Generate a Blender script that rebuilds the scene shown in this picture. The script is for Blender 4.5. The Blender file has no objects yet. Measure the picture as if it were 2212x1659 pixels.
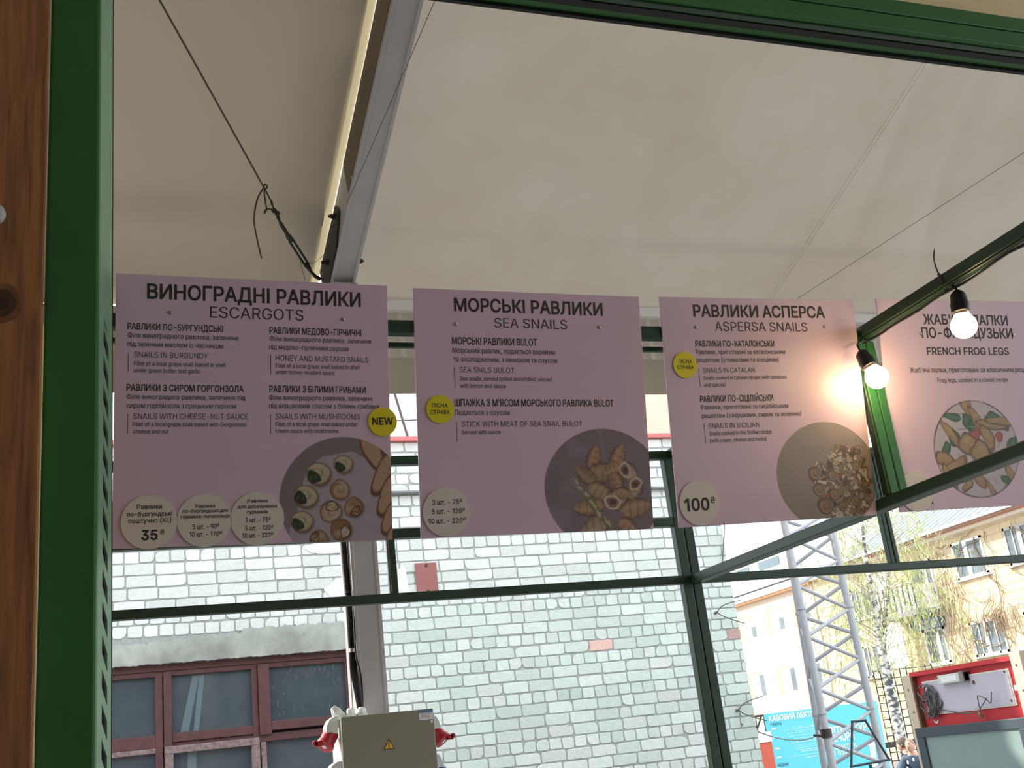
import bpy, bmesh, math, random
import numpy as np
from mathutils import Vector, Matrix
from mathutils.geometry import delaunay_2d_cdt

S = bpy.context.scene
COL = S.collection
PI = math.pi
EYE = 1.6                      # eye height; all heights below are counted from the eye
random.seed(7)

# ------------------------------------------------------------------ camera
F_PX, CX, CY = 2409.574, 1106.0, 829.5
ROT = np.array([[0.93968021, -0.32313193, -0.11219121],
                [0.00416338, 0.33877293, -0.94085895],
                [0.34202891, 0.88363944, 0.31968354]])   # rows: right, down, forward
cam_data = bpy.data.cameras.new('camera')
cam_data.sensor_width = 36.0
cam_data.lens = F_PX * 36.0 / 2212.0
cam_data.clip_start, cam_data.clip_end = 0.05, 500
cam = bpy.data.objects.new('camera', cam_data)
COL.objects.link(cam)
m3 = Matrix((ROT[0], -ROT[1], -ROT[2])).transposed()
cam.matrix_world = Matrix.Translation((0, 0, EYE)) @ m3.to_4x4()
S.camera = cam

# ------------------------------------------------------------------ sky, sun, exposure
S.view_settings.view_transform = 'Standard'
S.view_settings.look = 'None'
S.view_settings.gamma = 1.0
S.view_settings.use_curve_mapping = False
S.view_settings.exposure = 1.45
W = bpy.data.worlds.new('sky')
S.world = W
W.use_nodes = True
bg = W.node_tree.nodes['Background']
bg.inputs['Color'].default_value = (0.90, 0.965, 1.0, 1)
bg.inputs['Strength'].default_value = 1.0
sun_data = bpy.data.lights.new('sun', 'SUN')
sun_data.energy = 2.8
sun_data.angle = math.radians(1.0)
sun_data.color = (1.0, 0.93, 0.80)
sun = bpy.data.objects.new('sun', sun_data)
COL.objects.link(sun)
sun.location = (-20, 10, 25)
sun.rotation_euler = Vector((-0.60, 0.50, 0.56)).to_track_quat('Z', 'Y').to_euler()


# ------------------------------------------------------------------ helpers
def ray(x, y):
    return ROT.T @ np.array([(x - CX) / F_PX, (y - CY) / F_PX, 1.0])


def at(x, y, Y):
    """the place seen at photo pixel x, y on the upright plane Y metres ahead (height from the eye)"""
    d = ray(x, y)
    return Vector(d * (Y / d[1]))


def atx(x, y, X):
    d = ray(x, y)
    return Vector(d * (X / d[0]))


MATS = {}


def mat(name, color, rough=0.6, metal=0.0, spec=0.5, noise=0.0, nscale=8.0, bump=0.0, bscale=60.0, color2=None, emit=0.0, alpha_col=False):
    if name in MATS:
        return MATS[name]
    m = bpy.data.materials.new(name)
    m.use_nodes = True
    nt = m.node_tree
    b = nt.nodes['Principled BSDF']
    b.inputs['Roughness'].default_value = rough
    b.inputs['Metallic'].default_value = metal
    b.inputs['Specular IOR Level'].default_value = spec
    b.inputs['Base Color'].default_value = (*color, 1)
    L = nt.links
    if noise or bump:
        tc = nt.nodes.new('ShaderNodeTexCoord')
    if alpha_col:
        a = nt.nodes.new('ShaderNodeAttribute')
        a.attribute_name = 'Col'
        src = a.outputs['Color']
    else:
        src = None
    if noise:
        n = nt.nodes.new('ShaderNodeTexNoise')
        n.inputs['Scale'].default_value = nscale
        n.inputs['Detail'].default_value = 6
        n.inputs['Roughness'].default_value = 0.65
        L.new(tc.outputs['Object'], n.inputs['Vector'])
        r = nt.nodes.new('ShaderNodeMapRange')
        r.inputs['From Min'].default_value = 0.3
        r.inputs['From Max'].default_value = 0.7
        L.new(n.outputs['Fac'], r.inputs['Value'])
        mx = nt.nodes.new('ShaderNodeMix')
        mx.data_type = 'RGBA'
        if src is not None:
            mx.blend_type = 'MULTIPLY'
            L.new(src, mx.inputs['A'])
            mx.inputs['B'].default_value = (*(color2 or (1 - noise,) * 3), 1)
        else:
            mx.inputs['A'].default_value = (*color, 1)
            mx.inputs['B'].default_value = (*(color2 or tuple(c * (1 - noise) for c in color)), 1)
        L.new(r.outputs['Result'], mx.inputs['Factor'])
        src = mx.outputs['Result']
    if src is not None:
        L.new(src, b.inputs['Base Color'])
    if bump:
        n2 = nt.nodes.new('ShaderNodeTexNoise')
        n2.inputs['Scale'].default_value = bscale
        n2.inputs['Detail'].default_value = 4
        L.new(tc.outputs['Object'], n2.inputs['Vector'])
        bp = nt.nodes.new('ShaderNodeBump')
        bp.inputs['Strength'].default_value = bump
        bp.inputs['Distance'].default_value = 0.01
        L.new(n2.outputs['Fac'], bp.inputs['Height'])
        L.new(bp.outputs['Normal'], b.inputs['Normal'])
    if emit:
        b.inputs['Emission Color'].default_value = (*color, 1)
        b.inputs['Emission Strength'].default_value = emit
    MATS[name] = m
    return m


ORIG = {}       # thing name -> base point its parts are counted from


def props(o, label=None, cat=None, group=None, kind=None):
    if label: o['label'] = label
    if cat: o['category'] = cat
    if group: o['group'] = group
    if kind: o['kind'] = kind
    return o


def thing(name, label, cat, loc=(0, 0, 0), group=None, matrix=None):
    o = bpy.data.objects.new(name, None)
    COL.objects.link(o)
    o.empty_display_size = 0.1
    if matrix is not None:
        o.matrix_world = matrix
        ORIG[o.name] = None
    else:
        p = Vector(loc) + Vector((0, 0, EYE))
        o.location = p
        ORIG[o.name] = p
    return props(o, label, cat, group)


class MB:
    """collects shapes into one mesh"""
    def __init__(self):
        self.v, self.f, self.c, self.mi = [], [], [], []
        self.col = (1, 1, 1)
        self.m = 0

    def add(self, vs, fs):
        b = len(self.v)
        self.v += [tuple(p) for p in vs]
        for f in fs:
            self.f.append([b + i for i in f])
            self.c.append(self.col)
            self.mi.append(self.m)
        return self

    def box(self, x0, x1, y0, y1, z0, z1):
        vs = [(x, y, z) for x in (x0, x1) for y in (y0, y1) for z in (z0, z1)]
        return self.add(vs, [(0, 1, 3, 2), (4, 6, 7, 5), (0, 4, 5, 1), (2, 3, 7, 6), (0, 2, 6, 4), (1, 5, 7, 3)])

    def prism(self, poly, o, ex, ey, ez, t0, t1):
        """poly (2D) in the plane ex, ey at o, extruded along ez from t0 to t1"""
        o, ex, ey, ez = Vector(o), Vector(ex), Vector(ey), Vector(ez)
        n = len(poly)
        vs = [o + ex * a + ey * b + ez * t for t in (t0, t1) for a, b in poly]
        fs = [tuple(reversed(range(n))), tuple(range(n, 2 * n))] + [(i, (i + 1) % n, n + (i + 1) % n, n + i) for i in range(n)]
        return self.add(vs, fs)

    def tube(self, pts, r, n=8, caps=True, flat=None):
        pts = [Vector(p) for p in pts]
        if not hasattr(r, '__len__'):
            r = [r] * len(pts)
        up = None
        rings = []
        for i, p in enumerate(pts):
            d = (pts[min(i + 1, len(pts) - 1)] - pts[max(i - 1, 0)])
            if d.length < 1e-9: d = Vector((0, 0, 1))
            d.normalize()
            if up is None:
                up = d.orthogonal().normalized()
            up = (up - d * up.dot(d))
            if up.length < 1e-6: up = d.orthogonal()
            up.normalize()
            s = d.cross(up)
            rings.append([p + (up * math.cos(2 * PI * k / n) + s * math.sin(2 * PI * k / n)) * r[i] for k in range(n)])
        vs = [q for g in rings for q in g]
        fs = []
        for i in range(len(pts) - 1):
            for k in range(n):
                fs.append((i * n + k, i * n + (k + 1) % n, (i + 1) * n + (k + 1) % n, (i + 1) * n + k))
        if caps:
            fs.append(tuple(reversed(range(n))))
            fs.append(tuple(range((len(pts) - 1) * n, len(pts) * n)))
        return self.add(vs, fs)

    def lathe(self, prof, o, ax, n=24, caps=True):
        """prof: (distance along ax, radius)"""
        o, ax = Vector(o), Vector(ax).normalized()
        return self.tube_prof([o + ax * t for t, r in prof], [r for t, r in prof], ax, n, caps)

    def tube_prof(self, pts, rs, ax, n, caps):
        up = ax.orthogonal().normalized()
        s = ax.cross(up)
        vs = [p + (up * math.cos(2 * PI * k / n) + s * math.sin(2 * PI * k / n)) * r for p, r in zip(pts, rs) for k in range(n)]
        fs = [(i * n + k, i * n + (k + 1) % n, (i + 1) * n + (k + 1) % n, (i + 1) * n + k) for i in range(len(pts) - 1) for k in range(n)]
        if caps:
            fs += [tuple(reversed(range(n))), tuple(range((len(pts) - 1) * n, len(pts) * n))]
        return self.add(vs, fs)

    def quad(self, a, b, c, d):
        return self.add([a, b, c, d], [(0, 1, 2, 3)])

    def build(self, name, mats, parent=None, smooth=False, bevel=0.0, local=False, color=False, fix=True):
        me = bpy.data.meshes.new(name)
        root = parent
        while root is not None and root.parent is not None:
            root = root.parent
        base = None
        if not local:
            z = Vector((0, 0, EYE))
            if root is not None:
                base = ORIG.get(root.name)
            else:
                a = np.array(self.v)
                base = Vector(((a[:, 0].min() + a[:, 0].max()) / 2, (a[:, 1].min() + a[:, 1].max()) / 2, a[:, 2].min() + EYE))
            vs = [Vector(p) + z - base for p in self.v]
        else:
            vs = self.v
        me.from_pydata([tuple(p) for p in vs], [], self.f)
        if not isinstance(mats, (list, tuple)):
            mats = [mats]
        for m in mats:
            me.materials.append(m)
        if len(mats) > 1:
            me.polygons.foreach_set('material_index', self.mi)
        if color:
            at_ = me.color_attributes.new('Col', 'FLOAT_COLOR', 'CORNER')
            buf = []
            for f, c in zip(self.f, self.c):
                buf += [c[0], c[1], c[2], 1.0] * len(f)
            at_.data.foreach_set('color', buf)
        if fix:
            bm = bmesh.new()
            bm.from_mesh(me)
            bmesh.ops.recalc_face_normals(bm, faces=bm.faces)
            bm.to_mesh(me)
            bm.free()
        if smooth:
            me.polygons.foreach_set('use_smooth', [True] * len(me.polygons))
            try:
                me.set_sharp_from_angle(angle=math.radians(40))
            except Exception:
                pass
        o = bpy.data.objects.new(name, me)
        COL.objects.link(o)
        if parent is not None:
            o.parent = parent
        elif base is not None:
            o.location = base
        if root is None:
            ORIG[o.name] = base
        if bevel:
            b = o.modifiers.new('edge', 'BEVEL')
            b.width = bevel
            b.segments = 2
            b.limit_method = 'ANGLE'
            b.angle_limit = math.radians(50)
        return o


def struct(o):
    o['kind'] = 'structure'
    return o


def lerp(a, b, t):
    return a + (b - a) * t


def smooth_path(pts, k=6):
    """Catmull-Rom through the points"""
    P = [Vector(p) for p in pts]
    P = [P[0] * 2 - P[1]] + P + [P[-1] * 2 - P[-2]]
    out = []
    for i in range(1, len(P) - 2):
        a, b, c, d = P[i - 1], P[i], P[i + 1], P[i + 2]
        for j in range(k):
            t = j / k
            out.append(0.5 * ((2 * b) + (c - a) * t + (2 * a - 5 * b + 4 * c - d) * t * t + (3 * b - a - 3 * c + d) * t ** 3))
    out.append(P[-2])
    return out


# ------------------------------------------------------------------ lettering
GLYPHS = {}
_RAW = '''
'|206|78,318 70,509 136,509 128,318
(|273|89,207 101,324 132,441 177,539 236,539 191,428 161,313 151,207 160,115 188,16 236,-96 177,-96 139,-21 111,55 95,131
)|273|37,-96 86,18 113,116 122,207 112,313 82,428 37,539 97,539 142,441 173,323 184,207 178,130 161,53 134,-22 97,-96
,|188|38,-119 68,71 137,71 84,-119
-|453|337,244 337,188 114,188 114,244
.|188|95,-4 78,-1 63,9 53,24 50,41 53,59 63,73 78,83 95,87 113,83 128,73 138,59 141,41 138,24 128,9 113,-1
0|453|227,-7 174,1 130,24 95,62 69,113 53,178 48,254 53,330 69,395 95,447 130,484 174,508 227,516 279,508 323,484 358,447 384,395 400,330 405,254 400,178 384,113 359,62 323,24 279,1;227,50 261,56 290,74 313,103 330,144 340,194 344,254 340,314 330,365 313,405 290,435 261,453 227,460 192,453 163,435 140,405 123,365 113,314 109,254 113,194 123,144 140,103 163,74 192,56
1|390|300,509 300,0 236,0 236,430 110,350 110,419 222,509
2|453|64,0 64,47 234,229 282,282 311,327 320,371 317,397 308,419 293,436 273,449 224,460 196,457 172,447 153,433 139,413 130,390 127,362 66,362 71,405 86,442 111,473 143,496 182,511 225,516 268,511 306,497 337,474 361,445 376,411 381,372 371,318 336,259 267,180 153,60 153,57 389,57 389,0
3|453|218,-7 173,-3 133,10 98,30 70,57 52,91 44,132 109,132 115,107 126,87 144,71 165,59 219,50 275,61 297,74 315,93 325,116 329,145 326,172 316,196 299,217 275,234 242,244 201,248 157,248 157,299 288,448 288,452 70,452 70,509 372,509 372,461 211,278 211,289 264,288 308,276 344,253 371,222 387,186 393,145 387,103 370,66 344,36 309,12 266,-2
4|453|40,105 40,158 247,509 311,509 109,166 109,163 413,163 413,105;282,0 282,121 282,146 282,318 343,318 343,0
5|453|221,-7 178,-2 140,11 108,32 83,60 66,93 60,130 122,130 127,108 138,89 173,60 221,50 250,53 276,64 298,82 314,104 324,131 328,162 324,193 314,221 297,244 275,262 248,273 218,277 167,268 128,246 67,253 96,509 366,509 366,452 151,452 134,301 136,301 178,325 229,334 263,330 294,321 321,306 345,285 364,260 379,231 388,199 391,163 385,117 369,76 343,41 309,15 268,-1
6|453|226,-7 182,-1 142,15 109,40 84,74 69,115 64,162 68,199 80,239 137,340 252,509 322,509 151,261 145,261 165,288 196,307 235,314 278,309 316,295 346,271 370,240 384,201 389,157 384,112 368,73 343,39 310,14 271,-2;226,48 254,52 279,63 299,79 314,101 324,128 327,157 324,187 314,213 299,235 279,251 254,262 226,265 198,262 174,252 153,235 138,214 128,188 125,158 128,128 138,102 153,79 174,63 198,52
7|453|97,0 323,448 323,452 62,452 62,509 391,509 391,449 165,0
8|453|226,-7 178,-2 136,11 101,33 74,62 57,96 52,135 55,166 65,195 81,220 101,241 125,256 153,265 153,267 119,282 93,308 76,342 70,380 75,417 90,450 114,477 146,498 184,511 226,516 269,511 306,498 337,477 361,450 377,417 382,380 376,342 359,308 333,282 300,267 300,265 327,256 351,241 372,220 387,195 397,166 401,135 395,96 378,62 352,33 317,11 275,-2;226,49 258,52 285,60 307,74 323,91 333,113 337,139 333,165 322,189 305,208 283,223 256,232 226,235 196,232 169,223 147,208 130,189 119,165 115,139 119,113 129,91 145,74 167,60 195,52;226,290 274,300 293,313 307,330 316,351 319,376 316,399 308,420 294,437 275,449 226,460 177,449 159,437 145,420 136,399 133,376 136,351 145,330 159,313 178,300
9|453|226,516 271,510 310,494 343,468 368,434 384,393 389,347 385,309 373,270 315,168 200,0 130,0 301,248 307,248 287,221 257,202 218,195 175,199 137,214 106,237 83,269 68,307 64,352 69,397 85,436 110,469 143,494 182,510;226,460 199,457 174,446 154,429 138,407 129,381 125,352 129,322 138,295 154,274 174,257 199,247 226,243 254,247 279,257 299,273 314,295 324,321 327,350 324,381 314,407 299,429 279,446 254,457
:|188|95,-4 78,-1 63,9 53,24 50,41 53,59 63,73 78,83 95,87 113,83 128,73 138,59 141,41 138,24 128,9 113,-1;95,271 78,274 63,284 53,299 50,316 53,334 63,349 78,359 95,362 113,359 128,349 138,334 141,316 138,299 128,284 113,274
A|480|16,0 201,509 276,509 463,0 395,0 287,302 264,372 232,478 245,478 213,371 191,302 85,0;110,142 110,199 370,199 370,142
B|456|60,0 60,509 241,509 289,504 329,491 359,469 381,442 394,410 398,374 395,344 387,320 356,286 315,267 315,262 339,257 363,245 385,227 402,203 414,173 418,136 413,100 400,67 377,39 344,18 301,4 247,0;125,57 245,57 296,63 330,80 349,105 355,137 352,161 342,184 327,203 306,218 279,228 248,231 125,231;125,285 238,285 288,296 308,309 323,326 333,348 336,372 330,403 313,429 283,446 240,452 125,452
C|510|267,-7 205,1 150,25 104,63 70,115 48,179 40,254 48,329 70,393 104,445 150,484 205,508 267,516 340,504 373,490 402,471 427,447 448,418 463,385 473,348 408,348 389,395 357,428 315,449 267,456 223,450 184,432 150,403 125,364 109,314 103,254 109,194 125,145 151,105 184,76 223,59 267,53 315,60 357,81 389,114 408,160 473,160 463,124 448,91 428,62 402,38 373,19 341,5 305,-4
D|502|219,0 96,0 96,57 215,57 272,63 318,81 354,110 379,149 394,198 399,255 394,312 379,361 354,399 320,428 275,446 221,452 93,452 93,509 225,509 294,501 353,478 399,441 433,391 455,329 462,255 455,181 433,119 398,68 351,31 291,8;125,509 125,0 60,0 60,509
E|419|60,0 60,509 372,509 372,452 125,452 125,286 355,286 355,229 125,229 125,57 375,57 375,0
F|410|60,0 60,509 369,509 369,452 125,452 125,278 346,278 346,221 125,221 125,0
G|520|269,-7 205,1 149,25 104,64 69,116 47,179 40,254 47,329 69,393 103,445 149,484 203,508 265,516 304,513 340,504 374,489 403,469 429,445 449,416 465,384 474,349 408,349 387,393 356,427 315,448 265,456 222,450 183,432 150,404 125,364 109,314 103,254 109,194 125,145 151,105 184,76 224,59 269,53 309,57 345,71 374,93 396,123 410,160 415,202 434,199 283,199 283,256 478,256 478,200 471,141 451,91 419,50 377,19 326,0
H|517|60,0 60,509 125,509 125,289 392,289 392,509 457,509 457,0 392,0 392,232 125,232 125,0
I|186|60,0 60,509 126,509 126,0
K|467|104,145 104,216 139,261 174,303 212,344 364,509 448,509 231,276 228,276;60,0 60,509 125,509 125,334 124,225 125,193 125,0;372,0 188,259 228,309 449,0
L|393|60,0 60,509 125,509 125,57 361,57 361,0
M|628|60,0 60,509 152,509 277,187 287,159 299,123 311,84 322,49 307,49 318,83 330,121 342,158 352,187 476,509 568,509 568,0 504,0 504,291 504,327 505,369 506,413 507,457 513,457 498,409 482,363 467,322 456,291 342,0 286,0 170,291 159,321 145,361 129,408 112,457 119,457 120,416 121,372 122,328 122,291 122,0
N|523|60,0 60,509 136,509 343,183 363,151 388,107 414,55 405,54 401,108 399,157 399,195 399,509 463,509 463,0 387,0 202,290 177,331 148,381 108,452 119,454 122,384 124,328 125,291 125,0
O|533|267,-7 205,1 150,25 105,63 70,115 48,179 40,254 48,329 70,393 105,445 150,484 205,508 267,516 329,508 384,484 429,445 464,393 486,329 493,254 486,179 464,115 429,63 384,25 329,1;267,53 310,59 349,76 383,105 408,144 425,194 430,254 425,314 408,365 383,404 349,433 310,450 267,456 223,450 184,433 151,404 125,364 109,314 103,254 109,194 125,144 151,105 184,76 223,59
P|445|60,0 60,509 235,509 289,503 332,487 366,462 390,430 404,391 409,348 404,304 390,265 366,233 332,207 289,191 235,186 109,186 109,242 233,242 269,246 297,256 318,272 333,294 342,319 344,348 342,376 333,402 318,423 297,439 268,449 232,452 125,452 125,0
R|449|60,0 60,509 236,509 290,504 333,489 367,465 390,433 405,395 409,352 405,309 390,271 367,240 333,217 289,203 236,198 96,198 96,255 234,255 269,258 298,267 319,281 334,300 342,324 345,352 342,380 334,405 319,425 298,440 269,449 233,452 125,452 125,0;353,0 230,229 303,229 428,0
S|447|224,-9 172,-4 128,9 91,31 64,60 46,96 38,137 104,137 110,110 123,88 142,71 166,59 224,49 257,52 286,60 311,74 329,92 341,114 346,139 342,161 332,179 296,205 245,222 184,239 128,260 86,289 60,326 52,372 58,413 75,448 102,476 138,498 180,511 227,516 275,511 316,498 351,476 377,449 394,415 401,378 337,378 326,412 302,437 267,453 225,459 194,456 167,448 145,435 129,418 118,398 115,376 119,352 131,334 169,308 212,293 264,279 312,264 359,238 395,198 405,171 408,139 403,99 386,64 360,34 323,11 278,-4
T|449|32,452 32,509 417,509 417,452 257,452 257,0 193,0 193,452
U|517|259,-8 203,-2 154,15 114,43 85,80 66,124 60,173 60,509 124,509 124,178 128,144 141,113 160,87 187,68 220,56 259,52 298,56 331,68 357,87 377,113 389,144 393,178 393,509 457,509 457,173 451,124 433,80 403,43 363,15 315,-2
W|686|155,0 16,509 82,509 163,196 175,145 187,94 197,40 189,40 200,94 211,145 224,196 306,509 380,509 462,196 474,145 486,94 497,40 488,40 499,94 510,145 523,196 603,509 670,509 530,0 455,0 368,323 351,391 336,475 350,475 335,395 318,323 230,0
X|474|18,0 217,284 217,236 29,509 104,509 178,400 204,361 223,329 243,292 232,292 252,329 272,361 298,400 374,509 446,509 259,239 259,287 456,0 382,0 292,129 268,165 250,195 230,231 244,231 225,196 206,166 182,129 91,0
Y|472|203,0 203,208 16,509 91,509 192,344 222,292 250,230 224,230 251,293 280,344 381,509 455,509 268,208 268,0
a|389|160,-9 126,-5 94,5 68,22 48,45 35,73 30,108 34,138 43,161 58,179 78,193 125,211 178,220 234,227 265,235 273,243 276,255 276,257 267,297 240,322 196,331 149,322 118,301 100,274 41,291 57,322 79,346 104,364 133,375 194,384 239,379 286,360 306,343 322,320 333,290 337,251 337,0 277,0 277,52 272,52 252,25 215,1;170,45 202,49 228,59 248,74 263,93 272,115 276,138 276,190 259,182 231,176 200,171 175,168 134,159 103,139 95,124 92,105 102,72 130,52
b|424|229,-8 198,-5 172,4 138,31 118,59 112,59 112,0 53,0 53,509 114,509 114,319 118,319 137,346 171,373 197,381 229,384 274,378 313,361 345,332 370,293 385,245 390,189 385,133 370,84 346,45 313,16 274,-2;220,47 253,51 279,66 301,88 316,117 325,151 328,189 325,227 316,261 301,290 280,311 253,325 220,330 188,325 161,312 140,291 125,263 116,229 113,189 116,150 125,115 140,86 162,65 188,51
c|396|207,-8 159,-2 117,16 82,46 56,85 40,133 34,187 40,243 56,291 82,330 117,360 159,378 207,384 260,377 305,356 340,322 362,277 303,262 290,289 270,311 242,325 207,330 173,325 145,310 124,287 108,258 99,224 96,187 99,151 108,117 124,89 145,66 173,51 207,46 243,52 271,66 292,89 304,117 363,102 341,56 306,21 261,-1
d|424|195,-8 151,-2 111,16 79,45 55,84 39,133 34,189 39,245 55,293 79,332 112,361 151,378 196,384 228,381 253,373 287,346 306,319 311,319 311,509 372,509 372,0 313,0 313,59 307,59 287,31 252,4 227,-5;205,47 236,51 263,65 284,86 299,115 309,150 312,189 309,229 300,263 284,291 263,312 237,325 205,330 172,325 145,311 124,290 108,261 99,227 96,189 99,151 109,117 124,88 145,66 172,51
e|404|212,-8 161,-2 117,16 82,46 56,85 40,132 34,187 39,242 55,290 81,329 115,359 157,378 205,384 266,374 294,361 319,341 341,315 357,282 368,242 371,194 371,169 75,169 75,221 338,221 310,202 307,237 298,269 283,294 263,314 237,326 205,330 173,326 146,313 125,294 109,270 99,241 96,211 96,178 100,139 110,106 128,80 151,61 179,50 212,46 254,53 285,73 306,105 365,91 353,63 335,39 311,19 283,4 249,-5
f|254|228,379 228,327 6,327 6,379;81,0 81,432 84,461 96,486 113,505 135,519 187,530 222,527 243,521 227,468 215,472 195,474 171,470 154,460 145,443 142,419 142,0
g|425|207,-151 168,-148 134,-140 82,-110 51,-69 101,-41 122,-66 154,-88 207,-97 249,-92 282,-75 304,-47 311,-6 311,68 306,68 287,41 252,16 227,8 195,5 152,10 113,27 80,53 55,90 39,136 34,191 39,246 55,293 80,332 112,361 152,378 196,384 228,382 253,373 288,346 308,319 313,319 313,379 372,379 372,-9 367,-54 350,-90 324,-117 291,-136 251,-147;205,59 237,63 264,75 285,95 300,121 309,154 312,193 309,231 300,264 285,291 264,312 237,325 205,330 172,325 145,312 124,290 109,262 99,229 96,193 99,155 109,123 124,96 145,76 172,63
h|410|114,227 114,0 53,0 53,509 114,509 114,287 102,287 124,332 152,362 187,379 227,384 264,380 295,369 321,349 341,321 353,285 357,240 357,0 296,0 296,235 290,275 273,304 246,323 210,329 184,326 161,317 141,303 126,283 117,257
i|167|53,0 53,379 114,379 114,0;84,443 67,446 54,455 44,468 41,483 44,499 54,512 67,521 84,524 100,521 114,512 123,499 126,483 123,468 114,455 100,446
k|381|110,137 110,212 121,212 284,379 360,379 184,199 177,199;53,0 53,509 114,509 114,0;294,0 148,186 191,229 372,0
l|167|53,0 53,525 114,525 114,0
m|610|53,0 53,379 112,379 112,295 108,295 118,323 132,346 172,376 219,386 257,380 287,361 309,331 321,295 312,295 322,321 337,343 381,375 437,386 468,383 497,372 522,354 541,328 553,296 557,255 557,0 496,0 496,254 490,289 473,313 447,326 419,330 395,328 374,320 345,290 335,247 335,0 274,0 274,260 269,288 253,311 229,326 199,330 158,320 140,307 126,289 117,266 114,238 114,0
n|410|114,227 114,0 53,0 53,379 112,379 112,287 102,287 124,332 152,362 187,379 227,384 264,380 295,369 321,349 341,321 353,285 357,240 357,0 296,0 296,235 290,275 273,304 246,323 210,329 184,326 161,317 141,303 126,283 117,257
o|415|207,-8 159,-2 117,16 82,46 56,85 40,133 34,187 40,243 56,291 82,330 117,360 159,378 207,384 256,378 299,360 333,330 359,291 376,243 381,187 376,133 359,85 333,46 299,16 256,-2;207,46 242,51 270,66 292,89 307,117 316,151 319,187 316,224 307,258 292,287 270,310 242,325 207,330 173,325 145,310 124,287 108,258 99,224 96,187 99,151 108,117 124,89 145,66 173,51
p|424|53,-143 53,379 112,379 112,319 118,319 137,346 171,373 197,381 229,384 274,378 313,361 345,332 370,293 385,245 390,189 385,133 370,84 346,45 313,16 274,-2 229,-8 198,-5 173,4 138,31 118,59 114,59 114,-143;220,47 253,51 279,66 301,88 316,117 325,151 328,189 325,227 316,261 301,290 280,311 253,325 220,330 188,325 161,312 140,291 125,263 116,229 113,189 116,150 125,115 140,86 162,65 188,51
r|259|53,0 53,379 112,379 112,321 115,321 130,347 152,367 181,380 213,385 229,384 243,384 243,322 230,324 207,326 182,323 159,315 140,301 126,284 117,262 114,237 114,0
s|365|182,-8 145,-5 112,3 84,18 62,38 45,63 36,94 94,107 105,79 124,60 150,49 181,45 217,50 244,62 262,81 268,103 265,121 254,136 237,147 212,155 149,170 104,186 72,208 53,237 47,274 51,305 65,332 87,354 115,370 149,381 187,384 223,381 254,372 279,358 299,339 324,290 268,277 258,298 243,316 219,328 187,333 156,329 131,317 114,299 109,277 112,258 124,243 172,223 229,209 275,194 306,171 325,142 331,107 326,75 312,47 290,24 260,6 223,-5
t|227|204,379 204,327 6,327 6,379;65,471 126,471 126,98 128,76 136,61 150,53 170,50 185,51 202,54 213,2 192,-3 168,-4 125,2 92,21 72,52 65,93
u|410|182,-5 146,-1 115,11 89,31 69,59 57,95 53,139 53,379 114,379 114,144 119,105 137,75 164,56 200,50 226,53 249,62 268,77 283,97 293,122 296,153 296,379 357,379 357,0 298,0 298,92 307,92 286,47 257,17 222,0
v|389|163,0 17,379 84,379 165,155 187,87 206,21 184,21 203,87 224,155 305,379 371,379 226,0
w|567|138,0 23,379 87,379 133,214 154,137 175,41 165,41 186,135 206,214 252,379 316,379 362,214 382,136 402,41 391,41 413,135 434,214 480,379 545,379 429,0 368,0 319,172 305,225 291,280 277,338 291,338 277,280 263,225 248,172 199,0
y|389|47,-139 61,-86 71,-87 104,-89 130,-74 151,-36 163,-1 17,379 84,379 165,155 187,87 206,21 184,21 202,87 224,155 305,379 371,379 204,-58 177,-107 139,-136 91,-145 65,-143
z|380|42,0 42,46 254,320 254,323 48,323 48,379 333,379 333,331 126,60 126,56 339,56 339,0
І|186|60,0 60,509 126,509 126,0
А|480|16,0 201,509 276,509 463,0 395,0 287,302 264,372 232,478 245,478 213,371 191,302 85,0;110,142 110,199 370,199 370,142
Б|449|60,0 60,509 364,509 364,452 125,452 125,295 242,295 290,291 332,278 365,256 390,228 406,192 411,151 406,108 390,71 365,41 332,18 290,5 242,0;125,56 240,56 286,63 320,81 340,111 347,151 340,188 320,216 286,233 240,239 125,239
В|456|60,0 60,509 241,509 289,504 329,491 359,469 381,442 394,410 398,374 395,344 387,320 356,286 315,267 315,262 339,257 363,245 385,227 402,203 414,173 418,136 413,100 400,67 377,39 344,18 301,4 247,0;125,57 245,57 296,63 330,80 349,105 355,137 352,161 342,184 327,203 306,218 279,228 248,231 125,231;125,285 238,285 288,296 308,309 323,326 333,348 336,372 330,403 313,429 283,446 240,452 125,452
Г|401|370,509 370,452 125,452 125,0 60,0 60,509
Д|569|32,-109 32,57 73,57 97,86 117,132 133,199 145,294 162,509 480,509 480,57 537,57 537,-109 475,-109 475,0 94,0 94,-109;147,57 416,57 416,452 221,452 208,294 196,194 176,111 163,80
Е|419|60,0 60,509 372,509 372,452 125,452 125,286 355,286 355,229 125,229 125,57 375,57 375,0
Ж|668|366,509 366,0 302,0 302,509;18,0 183,265 32,509 110,509 241,283 429,283 559,509 636,509 486,264 650,0 576,0 439,226 229,226 91,0
З|431|216,-7 169,-2 127,11 92,31 66,59 48,93 42,132 107,132 112,108 123,88 140,71 161,60 215,50 246,53 272,61 295,74 312,92 323,114 326,139 323,165 312,188 295,207 272,221 242,230 207,233 166,233 166,289 207,289 260,299 281,312 296,329 305,351 309,375 306,399 297,420 284,437 265,449 216,460 167,450 130,422 119,402 115,378 53,378 59,417 76,450 102,478 135,498 174,511 217,516 262,511 300,497 330,475 353,446 367,414 372,378 366,339 349,306 322,280 287,264 287,260 317,252 342,238 363,219 378,196 387,169 390,139 384,99 367,64 341,35 306,12 264,-2
И|523|463,0 398,0 398,291 399,328 402,384 404,454 416,452 376,381 346,331 321,290 137,0 60,0 60,509 125,509 125,195 124,157 123,108 118,54 110,55 136,107 161,151 180,183 388,509 463,509
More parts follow.
